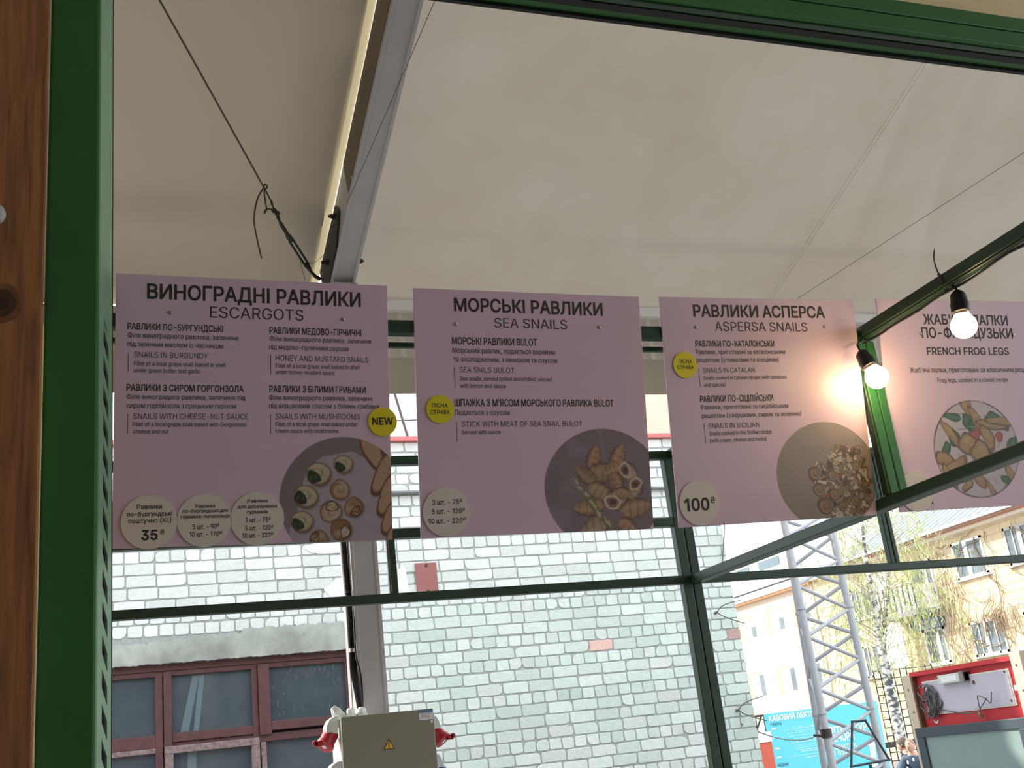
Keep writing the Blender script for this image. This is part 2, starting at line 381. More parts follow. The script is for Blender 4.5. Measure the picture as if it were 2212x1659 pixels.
Й|523|463,0 398,0 398,291 399,328 402,384 404,454 416,452 376,381 346,331 321,290 137,0 60,0 60,509 125,509 125,195 124,157 123,108 118,54 110,55 136,107 161,151 180,183 388,509 463,509;262,562 236,566 212,575 192,590 177,610 167,633 164,659 208,659 212,637 223,621 241,609 262,606 284,609 301,621 312,637 316,659 361,659 358,633 348,610 333,590 313,575 289,566
К|467|60,0 60,509 125,509 125,287 196,287 362,509 440,509 251,262 449,0 371,0 199,231 125,231 125,0
Л|520|32,0 32,57 45,57 84,66 97,80 107,103 119,181 146,509 460,509 460,0 395,0 395,452 205,452 182,175 170,97 147,42 131,24 109,10 83,3 51,0
М|628|60,0 60,509 152,509 277,187 287,159 299,123 311,84 322,49 307,49 318,83 330,121 342,158 352,187 476,509 568,509 568,0 504,0 504,291 504,327 505,369 506,413 507,457 513,457 498,409 482,363 467,322 456,291 342,0 286,0 170,291 159,321 145,361 129,408 112,457 119,457 120,416 121,372 122,328 122,291 122,0
Н|517|60,0 60,509 125,509 125,289 392,289 392,509 457,509 457,0 392,0 392,232 125,232 125,0
О|533|267,-7 205,1 150,25 105,63 70,115 48,179 40,254 48,329 70,393 105,445 150,484 205,508 267,516 329,508 384,484 429,445 464,393 486,329 493,254 486,179 464,115 429,63 384,25 329,1;267,53 310,59 349,76 383,105 408,144 425,194 430,254 425,314 408,365 383,404 349,433 310,450 267,456 223,450 184,433 151,404 125,364 109,314 103,254 109,194 125,144 151,105 184,76 223,59
П|517|457,509 457,0 392,0 392,452 125,452 125,0 60,0 60,509
Р|445|60,0 60,509 235,509 289,503 332,487 366,462 390,430 404,391 409,348 404,304 390,265 366,233 332,207 289,191 235,186 109,186 109,242 233,242 269,246 297,256 318,272 333,294 342,319 344,348 342,376 333,402 318,423 297,439 268,449 232,452 125,452 125,0
С|510|267,-7 205,1 150,25 104,63 70,115 48,179 40,254 48,329 70,393 104,445 150,484 205,508 267,516 340,504 373,490 402,471 427,447 448,418 463,385 473,348 408,348 389,395 357,428 315,449 267,456 223,450 184,432 150,403 125,364 109,314 103,254 109,194 125,145 151,105 184,76 223,59 267,53 315,60 357,81 389,114 408,160 473,160 463,124 448,91 428,62 402,38 373,19 341,5 305,-4
Т|449|32,452 32,509 417,509 417,452 257,452 257,0 193,0 193,452
У|437|87,0 87,57 122,57 163,65 176,76 185,92 195,116 16,509 87,509 154,357 185,282 209,215 232,149 214,149 248,245 290,357 351,509 420,509 244,84 220,40 204,24 184,11 156,3 121,0
Ф|578|267,37 202,43 146,63 101,95 68,139 47,192 40,254 47,317 68,370 101,413 146,446 202,466 267,472 311,472 376,466 431,446 476,413 510,370 530,317 537,254 530,192 510,139 476,95 431,63 376,43 311,37;269,96 308,96 358,101 399,114 432,137 456,168 470,207 475,254 470,301 456,341 432,372 399,395 358,408 308,413 269,413 220,408 179,395 146,372 122,341 108,301 103,254 108,207 122,168 146,137 179,114 220,101;257,-29 257,538 321,538 321,-29
Ц|502|442,0 60,0 60,509 125,509 125,57 378,57 378,509 442,509;430,-109 430,0 405,0 405,56 492,56 491,-109
Ч|487|223,190 174,194 132,207 98,229 73,260 58,301 53,352 53,509 117,509 117,353 125,305 149,272 186,253 231,247 272,251 311,261 382,299 382,236 310,203 269,193;362,0 362,509 427,509 427,0
Ш|666|60,509 125,509 125,57 301,57 301,509 365,509 365,57 542,57 542,509 606,509 606,0 60,0
Ь|452|108,308 246,308 295,303 337,289 371,267 397,237 412,200 418,157 412,112 397,73 372,42 337,19 295,5 246,0 60,0 60,509 125,509 125,56 246,56 290,63 325,83 346,115 354,157 350,184 340,207 324,226 303,240 277,248 246,251 108,251
Я|449|389,0 324,0 324,452 216,452 180,449 152,440 130,425 115,405 107,380 104,352 107,324 115,300 130,281 152,267 180,258 216,255 353,255 353,198 213,198 160,203 116,217 83,240 59,271 44,309 40,352 44,395 59,433 82,465 116,489 159,504 213,509 389,509;96,0 22,0 146,229 219,229
а|389|160,-9 126,-5 94,5 68,22 48,45 35,73 30,108 34,138 43,161 58,179 78,193 125,211 178,220 234,227 265,235 273,243 276,255 276,257 267,297 240,322 196,331 149,322 118,301 100,274 41,291 57,322 79,346 104,364 133,375 194,384 239,379 286,360 306,343 322,320 333,290 337,251 337,0 277,0 277,52 272,52 252,25 215,1;170,45 202,49 228,59 248,74 263,93 272,115 276,138 276,190 259,182 231,176 200,171 175,168 134,159 103,139 95,124 92,105 102,72 130,52
б|411|208,-8 161,-2 119,15 84,44 57,82 40,129 34,185 34,198 41,301 62,376 79,403 101,426 127,443 159,455 238,468 273,475 290,488 294,509 349,509 346,483 338,461 324,444 304,431 238,417 192,411 155,401 127,383 107,356 93,318 85,266 86,266 118,314 167,350 197,360 229,363 269,357 304,339 334,311 357,274 372,230 377,181 372,130 355,84 329,46 295,17 254,-2;208,46 240,50 266,62 287,81 303,108 313,140 316,178 313,216 304,249 289,275 268,294 242,306 211,310 179,305 151,293 128,272 110,245 99,213 96,175 99,140 109,109 126,82 148,62 176,50
в|392|53,0 53,379 208,379 264,372 307,352 334,320 343,278 339,248 324,226 300,209 270,199 312,185 345,152 355,130 358,102 354,75 343,50 325,29 300,13 269,3 232,0;111,56 232,56 259,59 279,70 291,86 295,108 291,133 279,153 259,165 232,169 111,169;111,220 209,220 239,224 263,234 277,251 282,273 277,294 262,310 239,320 208,324 111,324
г|304|290,379 290,323 114,323 114,0 53,0 53,379
д|427|13,-110 13,56 44,56 65,82 79,116 90,164 98,231 110,379 356,379 356,56 414,56 414,-110 353,-110 353,0 74,0 74,-110;114,56 295,56 295,323 166,323 157,231 143,127 131,87
е|404|212,-8 161,-2 117,16 82,46 56,85 40,132 34,187 39,242 55,290 81,329 115,359 157,378 205,384 266,374 294,361 319,341 341,315 357,282 368,242 371,194 371,169 75,169 75,221 338,221 310,202 307,237 298,269 283,294 263,314 237,326 205,330 173,326 146,313 125,294 109,270 99,241 96,211 96,178 100,139 110,106 128,80 151,61 179,50 212,46 254,53 285,73 306,105 365,91 353,63 335,39 311,19 283,4 249,-5
ж|563|21,0 174,193 23,379 95,379 221,218 252,218 252,379 313,379 313,218 342,218 468,379 541,379 390,193 543,0 469,0 342,162 313,162 313,0 252,0 252,162 223,162 95,0
з|343|171,-4 134,-1 101,8 73,23 51,43 37,67 31,95 94,95 100,76 117,61 142,51 171,47 202,52 227,65 243,84 249,109 243,134 226,154 198,167 163,171 138,171 138,217 163,217 193,221 217,233 233,252 238,276 234,299 220,318 199,330 173,334 145,330 122,319 105,303 99,281 40,281 45,310 59,335 80,356 107,371 138,381 173,384 209,380 239,370 264,353 283,332 294,307 298,279 293,249 277,224 254,207 225,197 225,194 263,183 291,164 307,137 313,104 308,75 294,48 273,26 244,10 210,-1
и|411|358,0 296,0 296,274 293,274 111,0 53,0 53,379 114,379 114,104 118,104 300,379 358,379
й|411|358,0 296,0 296,274 293,274 111,0 53,0 53,379 114,379 114,104 118,104 300,379 358,379;205,433 179,436 155,446 135,461 120,481 110,504 107,529 151,529 155,508 166,491 184,480 205,476 227,480 244,491 255,508 259,529 304,529 301,504 291,481 276,461 256,446 232,436
к|376|53,0 53,379 114,379 114,215 152,215 288,379 366,379 213,196 368,0 290,0 167,159 114,159 114,0
л|400|6,0 6,56 20,56 48,63 67,86 78,133 84,211 91,379 348,379 348,0 286,0 286,323 149,323 143,189 129,84 115,47 94,21 65,5 27,0
м|535|53,0 53,379 144,379 232,168 246,132 257,100 265,70 273,41 263,41 270,69 278,100 289,132 303,168 390,379 482,379 482,0 421,0 421,197 421,237 422,276 422,315 423,354 430,354 415,300 399,252 377,198 294,0 240,0 156,198 135,252 118,300 102,354 111,354 112,318 113,279 113,238 113,197 113,0
н|409|309,223 309,167 99,167 99,223;114,379 114,0 53,0 53,379;356,379 356,0 295,0 295,379
о|415|207,-8 159,-2 117,16 82,46 56,85 40,133 34,187 40,243 56,291 82,330 117,360 159,378 207,384 256,378 299,360 333,330 359,291 376,243 381,187 376,133 359,85 333,46 299,16 256,-2;207,46 242,51 270,66 292,89 307,117 316,151 319,187 316,224 307,258 292,287 270,310 242,325 207,330 173,325 145,310 124,287 108,258 99,224 96,187 99,151 108,117 124,89 145,66 173,51
п|408|355,379 355,0 294,0 294,323 114,323 114,0 53,0 53,379
р|424|53,-143 53,379 112,379 112,319 118,319 137,346 171,373 197,381 229,384 274,378 313,361 345,332 370,293 385,245 390,189 385,133 370,84 346,45 313,16 274,-2 229,-8 198,-5 173,4 138,31 118,59 114,59 114,-143;220,47 253,51 279,66 301,88 316,117 325,151 328,189 325,227 316,261 301,290 280,311 253,325 220,330 188,325 161,312 140,291 125,263 116,229 113,189 116,150 125,115 140,86 162,65 188,51
с|396|207,-8 159,-2 117,16 82,46 56,85 40,133 34,187 40,243 56,291 82,330 117,360 159,378 207,384 260,377 305,356 340,322 362,277 303,262 290,289 270,311 242,325 207,330 173,325 145,310 124,287 108,258 99,224 96,187 99,151 108,117 124,89 145,66 173,51 207,46 243,52 271,66 292,89 304,117 363,102 341,56 306,21 261,-1
т|325|132,0 132,325 6,325 6,379 319,379 319,325 193,325 193,0
у|389|47,-139 61,-86 71,-87 104,-89 130,-74 151,-36 163,-1 17,379 84,379 165,155 187,87 206,21 184,21 202,87 224,155 305,379 371,379 204,-58 177,-107 139,-136 91,-145 65,-143
ф|477|208,-8 159,-2 117,16 82,46 56,85 40,133 34,187 40,243 56,291 82,330 117,360 159,378 208,384 269,384 318,378 360,360 395,330 421,291 438,243 443,187 438,133 421,85 395,46 360,16 318,-2 269,-8;208,43 269,43 304,48 332,64 354,87 370,117 379,151 382,187 379,225 370,260 354,290 332,314 304,330 269,335 208,335 173,330 145,314 123,290 108,260 98,225 95,187 98,151 108,117 123,87 145,64 173,48;208,-143 208,509 269,509 269,-143
х|379|21,0 171,218 171,171 29,379 100,379 147,306 179,253 207,206 175,206 202,253 233,306 282,379 352,379 209,169 209,214 358,0 287,0 231,85 200,136 173,182 205,182 178,136 148,85 91,0
ц|415|53,0 53,379 114,379 114,56 294,56 294,379 355,379 355,0;344,-109 344,0 318,0 318,56 405,56 405,-109
ч|401|198,118 138,127 92,153 62,197 53,258 53,379 114,379 114,258 120,221 138,195 165,180 198,175 264,182 324,199 324,143 285,130 244,122;287,0 287,379 348,379 348,0
ш|572|53,379 114,379 114,56 255,56 255,379 316,379 316,56 458,56 458,379 519,379 519,0 53,0
щ|582|53,379 114,379 114,56 255,56 255,379 316,379 316,56 458,56 458,379 519,379 519,0 53,0;508,-109 508,0 482,0 482,56 569,56 569,-109
ь|388|104,244 214,244 256,240 290,228 317,210 337,186 349,156 353,123 349,90 337,61 317,36 290,16 255,4 214,0 53,0 53,379 114,379 114,56 214,56 245,61 270,74 286,95 292,121 286,148 270,169 245,183 214,187 104,187
ю|585|53,0 53,379 111,379 111,0;97,162 97,217 235,217 235,162;377,-8 328,-2 286,16 251,46 226,85 209,133 204,187 209,243 226,291 251,330 286,360 328,378 377,384 426,378 468,360 503,330 529,291 545,243 550,187 545,133 529,85 503,46 468,16 426,-2;377,46 412,51 440,66 461,89 477,117 486,151 489,187 486,224 477,258 461,287 440,310 412,325 377,330 343,325 315,310 293,287 278,258 269,224 266,187 269,151 278,117 293,89 315,66 343,51
я|385|332,0 271,0 271,326 184,326 142,322 114,309 98,288 93,259 98,231 114,211 143,198 184,194 298,194 298,142 180,142 115,150 68,174 41,211 32,259 41,308 68,346 115,371 180,379 332,379;85,0 15,0 122,172 190,172
є|396|207,-8 159,-2 117,16 82,46 56,85 40,133 34,187 40,243 56,291 82,330 117,360 159,378 207,384 260,377 305,356 340,322 362,277 303,262 290,289 270,311 242,325 207,330 173,325 145,310 124,287 108,258 99,224 96,187 99,151 108,117 124,89 145,66 173,51 207,46 243,52 271,66 292,89 304,117 363,102 341,56 306,21 261,-1;86,163 86,218 263,218 263,163
і|167|53,0 53,379 114,379 114,0;84,443 67,446 54,455 44,468 41,483 44,499 54,512 67,521 84,524 100,521 114,512 123,499 126,483 123,468 114,455 100,446
ї|167|53,0 53,379 114,379 114,0;156,443 140,446 127,455 118,468 115,483 118,499 127,512 140,520 156,523 171,520 184,512 193,499 196,483 193,468 184,455 171,446;12,443 -4,446 -17,455 -26,468 -29,483 -26,499 -17,512 -4,520 12,523 27,520 40,512 49,499 52,483 49,468 40,455 27,446
₴|439|221,459 176,451 151,432 140,409 137,386 67,386 71,420 83,450 103,477 132,498 171,511 221,516 265,512 301,502 330,485 351,462 364,433 368,397 359,354 331,317 272,335 294,365 304,397 298,422 283,442 257,455;403,282 36,282 36,337 403,337;403,178 36,178 36,234 403,234;219,-7 155,1 105,24 74,61 64,112 74,157 103,192 168,183 140,149 132,113 137,87 154,68 182,56 219,52 256,56 285,68 304,90 311,122 380,122 375,82 360,49 335,24 304,7 265,-3
 |188|
'''
for _ln in _RAW.split('\n'):
    if len(_ln) > 2:
        _ch, _adv, _cs = _ln[0], *_ln[2:].split('|')
        GLYPHS[_ch] = (int(_adv), [[tuple(int(q) for q in p.split(',')) for p in c.split(' ')] for c in _cs.split(';') if c])
CAPH = 509.0
_TRI = {}


def glyph(ch, d):
    key = (ch, d)
    if key in _TRI:
        return _TRI[key]
    cs = GLYPHS[ch][1]
    if not cs:
        _TRI[key] = ([], [])
        return _TRI[key]

    def area(c):
        return sum(c[i][0] * c[(i + 1) % len(c)][1] - c[(i + 1) % len(c)][0] * c[i][1] for i in range(len(c))) / 2
    sgn = 1 if max((area(c) for c in cs), key=abs) > 0 else -1
    out = []
    for c in cs:
        q, n = [], len(c)
        for i in range(n):
            a, b, e = Vector(c[i - 1]), Vector(c[i]), Vector(c[(i + 1) % n])
            t1, t2 = (b - a), (e - b)
            if t1.length < 1e-6: t1 = t2
            if t2.length < 1e-6: t2 = t1
            n1 = Vector((t1.y, -t1.x)).normalized() * sgn
            n2 = Vector((t2.y, -t2.x)).normalized() * sgn
            m = n1 + n2
            m = m.normalized() if m.length > 0.3 else n1
            k = d / max(0.5, m.dot(n1))
            q.append((b.x + m.x * k, b.y + m.y * k))
        out.append(q)
    vs, es = [], []
    for c in out:
        b = len(vs)
        vs += [Vector(p) for p in c]
        es += [(b + i, b + (i + 1) % len(c)) for i in range(len(c))]
    r = delaunay_2d_cdt(vs, es, [], 1, 0.01)
    V, T = r[0], r[2]

    def wind(x, y):
        w = 0
        for c in out:
            for i in range(len(c)):
                (x0, y0), (x1, y1) = c[i], c[(i + 1) % len(c)]
                if y0 <= y < y1 and (x1 - x0) * (y - y0) - (x - x0) * (y1 - y0) > 0: w += 1
                elif y1 <= y < y0 and (x1 - x0) * (y - y0) - (x - x0) * (y1 - y0) < 0: w -= 1
        return w
    keep = []
    for t in T:
        cx = sum(V[i].x for i in t) / 3
        cy = sum(V[i].y for i in t) / 3
        if wind(cx, cy) != 0:
            keep.append(tuple(t))
    _TRI[key] = ([(v.x, v.y) for v in V], keep)
    return _TRI[key]


def write(mb, text, u0, u1, vb, cap, place, d=0):
    """text between u0 and u1 on the baseline vb with capitals cap high; place(u, v) gives the 3D point"""
    text = text.replace('’', "'")
    x, ink0, ink1, pen = 0, None, None, []
    for ch in text:
        V = [p[0] for c in GLYPHS[ch][1] for p in c]
        if V:
            if ink0 is None: ink0 = x + min(V)
            ink1 = x + max(V)
        pen.append(x)
        x += GLYPHS[ch][0]
    sx, sy = (u1 - u0) / max(1.0, ink1 - ink0), cap / CAPH
    for ch, px in zip(text, pen):
        V, T = glyph(ch, d)
        if T:
            mb.add([place(u0 + (px + vx - ink0) * sx, vb + vy * sy) for vx, vy in V], T)

# ------------------------------------------------------------------ materials
GREEN = mat('green_paint', (0.018, 0.065, 0.030), 0.42, noise=0.25, nscale=14, bump=0.05)
GREEN2 = mat('green_paint_post', (0.024, 0.150, 0.030), 0.45, noise=0.2, nscale=9, bump=0.05)
PALEGREEN = mat('pale_green_paint', (0.20, 0.36, 0.22), 0.5, noise=0.25, nscale=30)
RUBBER = mat('black_rubber', (0.008, 0.009, 0.008), 0.7)
ALU = mat('white_aluminium', (0.45, 0.425, 0.44), 0.42, metal=0.0, noise=0.12, nscale=5)
STEEL = mat('rusty_steel', (0.05, 0.042, 0.035), 0.55, metal=0.4, noise=0.4, nscale=60)
CHROME = mat('zinc_steel', (0.45, 0.43, 0.40), 0.35, metal=0.9)
ROPE = mat('wire_rope', (0.10, 0.075, 0.045), 0.6, noise=0.5, nscale=300)
THIN = mat('thin_wire', (0.10, 0.085, 0.07), 0.6)
BLACK = mat('black_plastic', (0.012, 0.012, 0.013), 0.38)
PINK = mat('lilac_board', (0.83, 0.60, 0.73), 0.38, spec=0.45, noise=0.04, nscale=6)
INK = mat('dark_ink', (0.035, 0.028, 0.022), 0.6)
INK2 = mat('purple_ink', (0.055, 0.033, 0.045), 0.6)
CARD = mat('cream_card', (0.83, 0.73, 0.665), 0.5)
YELLOW = mat('yellow_card', (0.93, 0.76, 0.015), 0.5)
PRINT = mat('printed_picture', (1, 1, 1), 0.42, alpha_col=True)
WOOD = None


def wood_mat(name, base, dark, scale):
    m = bpy.data.materials.new(name)
    m.use_nodes = True
    nt = m.node_tree
    b = nt.nodes['Principled BSDF']
    b.inputs['Roughness'].default_value = 0.5
    tc = nt.nodes.new('ShaderNodeTexCoord')
    mp = nt.nodes.new('ShaderNodeMapping')
    mp.inputs['Scale'].default_value = scale
    n = nt.nodes.new('ShaderNodeTexNoise')
    n.inputs['Scale'].default_value = 5
    n.inputs['Detail'].default_value = 8
    n.inputs['Distortion'].default_value = 0.6
    r = nt.nodes.new('ShaderNodeValToRGB')
    r.color_ramp.elements[0].position = 0.3
    r.color_ramp.elements[0].color = (*dark, 1)
    r.color_ramp.elements[1].position = 0.68
    r.color_ramp.elements[1].color = (*base, 1)
    nt.links.new(tc.outputs['Object'], mp.inputs['Vector'])
    nt.links.new(mp.outputs['Vector'], n.inputs['Vector'])
    nt.links.new(n.outputs['Fac'], r.inputs['Fac'])
    nt.links.new(r.outputs['Color'], b.inputs['Base Color'])
    return m


WOOD = wood_mat('stained_pine', (0.46, 0.20, 0.072), (0.20, 0.075, 0.028), (14, 14, 0.9))
PLY = wood_mat('pale_plywood', (0.90, 0.74, 0.44), (0.82, 0.65, 0.36), (1.5, 8, 8))


def tarp_mat(name, col, trans, stain, stain_amt):
    """PVC membrane: scatters light from below and lets some daylight through"""
    m = bpy.data.materials.new(name)
    m.use_nodes = True
    nt = m.node_tree
    nt.nodes.remove(nt.nodes['Principled BSDF'])
    out = nt.nodes['Material Output']
    tc = nt.nodes.new('ShaderNodeTexCoord')
    n = nt.nodes.new('ShaderNodeTexNoise')
    n.inputs['Scale'].default_value = 1.1
    n.inputs['Detail'].default_value = 7
    n.inputs['Roughness'].default_value = 0.62
    nt.links.new(tc.outputs['Object'], n.inputs['Vector'])
    r = nt.nodes.new('ShaderNodeMapRange')
    r.inputs['From Min'].default_value = 0.38
    r.inputs['From Max'].default_value = 0.78
    r.inputs['To Max'].default_value = stain_amt
    nt.links.new(n.outputs['Fac'], r.inputs['Value'])
    mx = nt.nodes.new('ShaderNodeMix')
    mx.data_type = 'RGBA'
    mx.inputs['A'].default_value = (*col, 1)
    mx.inputs['B'].default_value = (*stain, 1)
    nt.links.new(r.outputs['Result'], mx.inputs['Factor'])
    at_ = nt.nodes.new('ShaderNodeAttribute')
    at_.attribute_name = 'Col'
    mu = nt.nodes.new('ShaderNodeMix')
    mu.data_type = 'RGBA'
    mu.blend_type = 'MULTIPLY'
    mu.inputs['Factor'].default_value = 1.0
    nt.links.new(mx.outputs['Result'], mu.inputs['A'])
    nt.links.new(at_.outputs['Color'], mu.inputs['B'])
    d = nt.nodes.new('ShaderNodeBsdfDiffuse')
    t = nt.nodes.new('ShaderNodeBsdfTranslucent')
    g = nt.nodes.new('ShaderNodeBsdfGlossy')
    g.inputs['Roughness'].default_value = 0.38
    g.inputs['Color'].default_value = (1, 1, 1, 1)
    nt.links.new(mu.outputs['Result'], d.inputs['Color'])
    nt.links.new(mu.outputs['Result'], t.inputs['Color'])
    n2 = nt.nodes.new('ShaderNodeTexNoise')
    n2.inputs['Scale'].default_value = 2.2
    n2.inputs['Detail'].default_value = 3
    nt.links.new(tc.outputs['Object'], n2.inputs['Vector'])
    bp = nt.nodes.new('ShaderNodeBump')
    bp.inputs['Strength'].default_value = 0.35
    bp.inputs['Distance'].default_value = 0.03
    nt.links.new(n2.outputs['Fac'], bp.inputs['Height'])
    nt.links.new(bp.outputs['Normal'], d.inputs['Normal'])
    nt.links.new(bp.outputs['Normal'], g.inputs['Normal'])
    s = nt.nodes.new('ShaderNodeMixShader')
    s.inputs[0].default_value = trans
    nt.links.new(d.outputs[0], s.inputs[1])
    nt.links.new(t.outputs[0], s.inputs[2])
    s2 = nt.nodes.new('ShaderNodeMixShader')
    s2.inputs[0].default_value = 0.05
    nt.links.new(s.outputs[0], s2.inputs[1])
    nt.links.new(g.outputs[0], s2.inputs[2])
    nt.links.new(s2.outputs[0], out.inputs['Surface'])
    return m


TARP = tarp_mat('white_membrane', (0.60, 0.545, 0.485), 0.056, (0.44, 0.375, 0.30), 0.5)
TARP_GREY = tarp_mat('grey_membrane', (0.42, 0.37, 0.31), 0.05, (0.40, 0.33, 0.25), 0.75)  # darker tone, used left of the rafter
TARP_STRIP = tarp_mat('single_membrane', (0.86, 0.77, 0.50), 0.10, (0.70, 0.56, 0.30), 0.45)

# ------------------------------------------------------------------ ground
ASPH = mat('asphalt', (0.24, 0.235, 0.225), 0.9, noise=0.3, nscale=3, bump=0.2, bscale=150)
b = MB()
b.box(-25, 70, -14, 90, -1.75, -1.6)
struct(b.build('floor', ASPH))

# ------------------------------------------------------------------ unseen walls added to cut the light on the signs
BLOCK_BOARDS = mat('light_blocking_boards', (0.50, 0.43, 0.38), 0.8, noise=0.3, nscale=4)
b = MB()
b.box(-6.0, 7.0, -4.6, -4.5, -1.6, 5.0)
struct(b.build('wall_rear_blocker', BLOCK_BOARDS))  # added behind the viewer to limit light from that side
b = MB()
b.box(-2.6, -2.5, -4.5, 2.05, -1.6, 5.0)
struct(b.build('wall_left_blocker', BLOCK_BOARDS))  # added out of view, shuts out light from the left
b = MB()
b.box(-2.5, -0.425, 2.06, 2.09, -1.6, 3.6)
struct(b.build('wall_left_blocker', WOOD))  # added board wall, blocks light from the front left

# ------------------------------------------------------------------ tent roof (slope rises towards the viewer)
K, EAVE_Y, RIDGE_Y = 0.335, 6.03, 0.3


def roof_z(y):
    return 4.661 - K * y if y >= RIDGE_Y else 4.661 - K * RIDGE_Y - K * (RIDGE_Y - y)


def fold(x, y):
    z = 0.012 * math.sin(x * 1.3 + 0.6 * y) * math.sin(y * 0.9 + 0.4)
    for sx, sy, ang, amp in ((4.3, 4.6, 1.35, 0.010), (4.9, 5.0, 1.15, 0.008), (4.5, 3.9, 1.2, 0.006), (5.3, 4.3, 2.2, 0.010), (2.3, 5.2, 1.5, 0.004)):
        t = (x - sx) * math.sin(ang) - (y - sy) * math.cos(ang)
        r = (x - sx) ** 2 + (y - sy) ** 2
        z += amp * math.exp(-(t / 0.05) ** 2) * math.exp(-r / 0.5)
    z -= 0.008 * math.exp(-((y - 5.36) / 0.07) ** 2)          # crease along the hem
    z -= 0.003 * math.exp(-((x - 4.15) / 0.03) ** 2)         # welded seam
    return z


def grime_and_band(x, y, left):
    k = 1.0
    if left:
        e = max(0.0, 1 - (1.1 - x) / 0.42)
        k *= 1 - 0.36 * e * e * (0.78 + 0.22 * math.sin(y * 5 + 1.5 * math.sin(y * 7.3) + x * 3))  # grime beside the rafter
        k *= 1 - 0.15 * math.exp(-((y - 5.30) / 0.11) ** 2) * (0.8 + 0.2 * math.sin(x * 7))  # darker band parallel to the eave
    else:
        k *= 1 - 0.075 * math.exp(-((y - 5.37) / 0.055) ** 2) * (0.55 + 0.45 * math.sin(x * 1.7 + 1))  # fainter, uneven band on the right panel
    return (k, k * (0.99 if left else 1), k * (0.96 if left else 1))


def sheet(name, xs, ys, m, left=False, flat=False):
    b = MB()
    vs = [(x, y, roof_z(y) + (0 if flat else fold(x, y))) for y in ys for x in xs]
    n = len(xs)
    b.v = vs
    for j in range(len(ys) - 1):
        for i in range(n - 1):
            b.f.append([j * n + i, j * n + i + 1, (j + 1) * n + i + 1, (j + 1) * n + i])
            b.c.append(grime_and_band((xs[i] + xs[i + 1]) / 2, (ys[j] + ys[j + 1]) / 2, left))
            b.mi.append(0)
    o = b.build(name, m, smooth=True, color=True, fix=False)
    return struct(o)


def grid(a, c, n):
    return [lerp(a, c, i / n) for i in range(n + 1)]


YF = grid(RIDGE_Y, 5.1, 90) + grid(5.12, EAVE_Y, 70)
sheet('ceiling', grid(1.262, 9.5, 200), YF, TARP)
sheet('ceiling', grid(-6.0, 0.3, 40) + grid(0.31, 1.100, 90), YF, TARP_GREY, left=True)
sheet('ceiling', grid(-6.0, 9.5, 24), grid(-5.4, RIDGE_Y, 24), TARP, flat=True)
b = MB()
for x0, x1 in ((1.094, 1.141),):
    ys = grid(RIDGE_Y, EAVE_Y - 0.05, 60)
    for i in range(60):
        w0, w1 = 0.0025 * math.sin(i * 1.7), 0.0025 * math.sin((i + 1) * 1.7)
        b.quad((x0 + w0, ys[i], roof_z(ys[i]) + 0.004), (x1, ys[i], roof_z(ys[i]) + 0.004), (x1, ys[i + 1], roof_z(ys[i + 1]) + 0.004), (x0 + w1, ys[i + 1], roof_z(ys[i + 1]) + 0.004))
struct(b.build('ceiling', TARP_STRIP, color=True, fix=False))
# double weld line on the right panel
b = MB()
for dx in (-0.016, 0.012):
    b.tube([(4.15 + dx, y, roof_z(y) + fold(4.15 + dx, y) + 0.0008) for y in grid(RIDGE_Y + .05, EAVE_Y - .02, 50)], 0.0013, 5)
struct(b.build('trim_1', TARP, color=True))

# unseen gable sheet added to block high light from the left
b = MB()
gy = grid(-5.4, 5.95, 40)
b.add([(-4.2, y, 0.2) for y in gy] + [(-4.2, y, roof_z(y) - .02) for y in gy], [(i, i + 1, 42 + i, 41 + i) for i in range(40)])
struct(b.build('wall_left_blocker', TARP_GREY, color=True, fix=False))

# ------------------------------------------------------------------ tent frame
TX0, TX1 = 1.141, 1.262
sl = math.atan(K)
dirv = Vector((0, math.cos(sl), -math.sin(sl)))
nrm = Vector((0, math.sin(sl), math.cos(sl)))
t = thing('tent_rafter', 'white aluminium tent rafter sloping down the roof to the post top', 'tent beam', (1.2, 5.8, 2.4))
b = MB()
o0 = Vector((0, RIDGE_Y, roof_z(RIDGE_Y)))
LEN = (5.70 - RIDGE_Y) / math.cos(sl)
prof = [(TX0, -0.005), (TX0, -0.255), (TX0 - 0.004, -0.258), (TX0 - 0.004, -0.272), (TX0 + 0.012, -0.275), (TX0 + 0.014, -0.270), (TX1 - 0.012, -0.270), (TX1 - 0.010, -0.276), (TX1 + 0.007, -0.274), (TX1 + 0.007, -0.256), (TX1, -0.252), (TX1, -0.005)]
b.prism(prof, o0, (1, 0, 0), nrm, dirv, 0, LEN)
b.build('beam_profile', ALU, t)


b = MB()
b.prism([(TX0 - .0035, -.012), (TX0 - .0035, -.225), (TX0 - .001, -.225), (TX0 - .001, -.012)], o0, (1, 0, 0), nrm, dirv, 0.02, LEN - .78)
b.build('side_shade_sheet', mat('dark_shade_sheet', (0.20, 0.165, 0.115), 0.8, noise=0.35, nscale=3), t)  # added dark sheet standing in for shade on the rafter's left side


def roofp(x, y, h):
    return Vector((x, y, roof_z(y))) + nrm * h


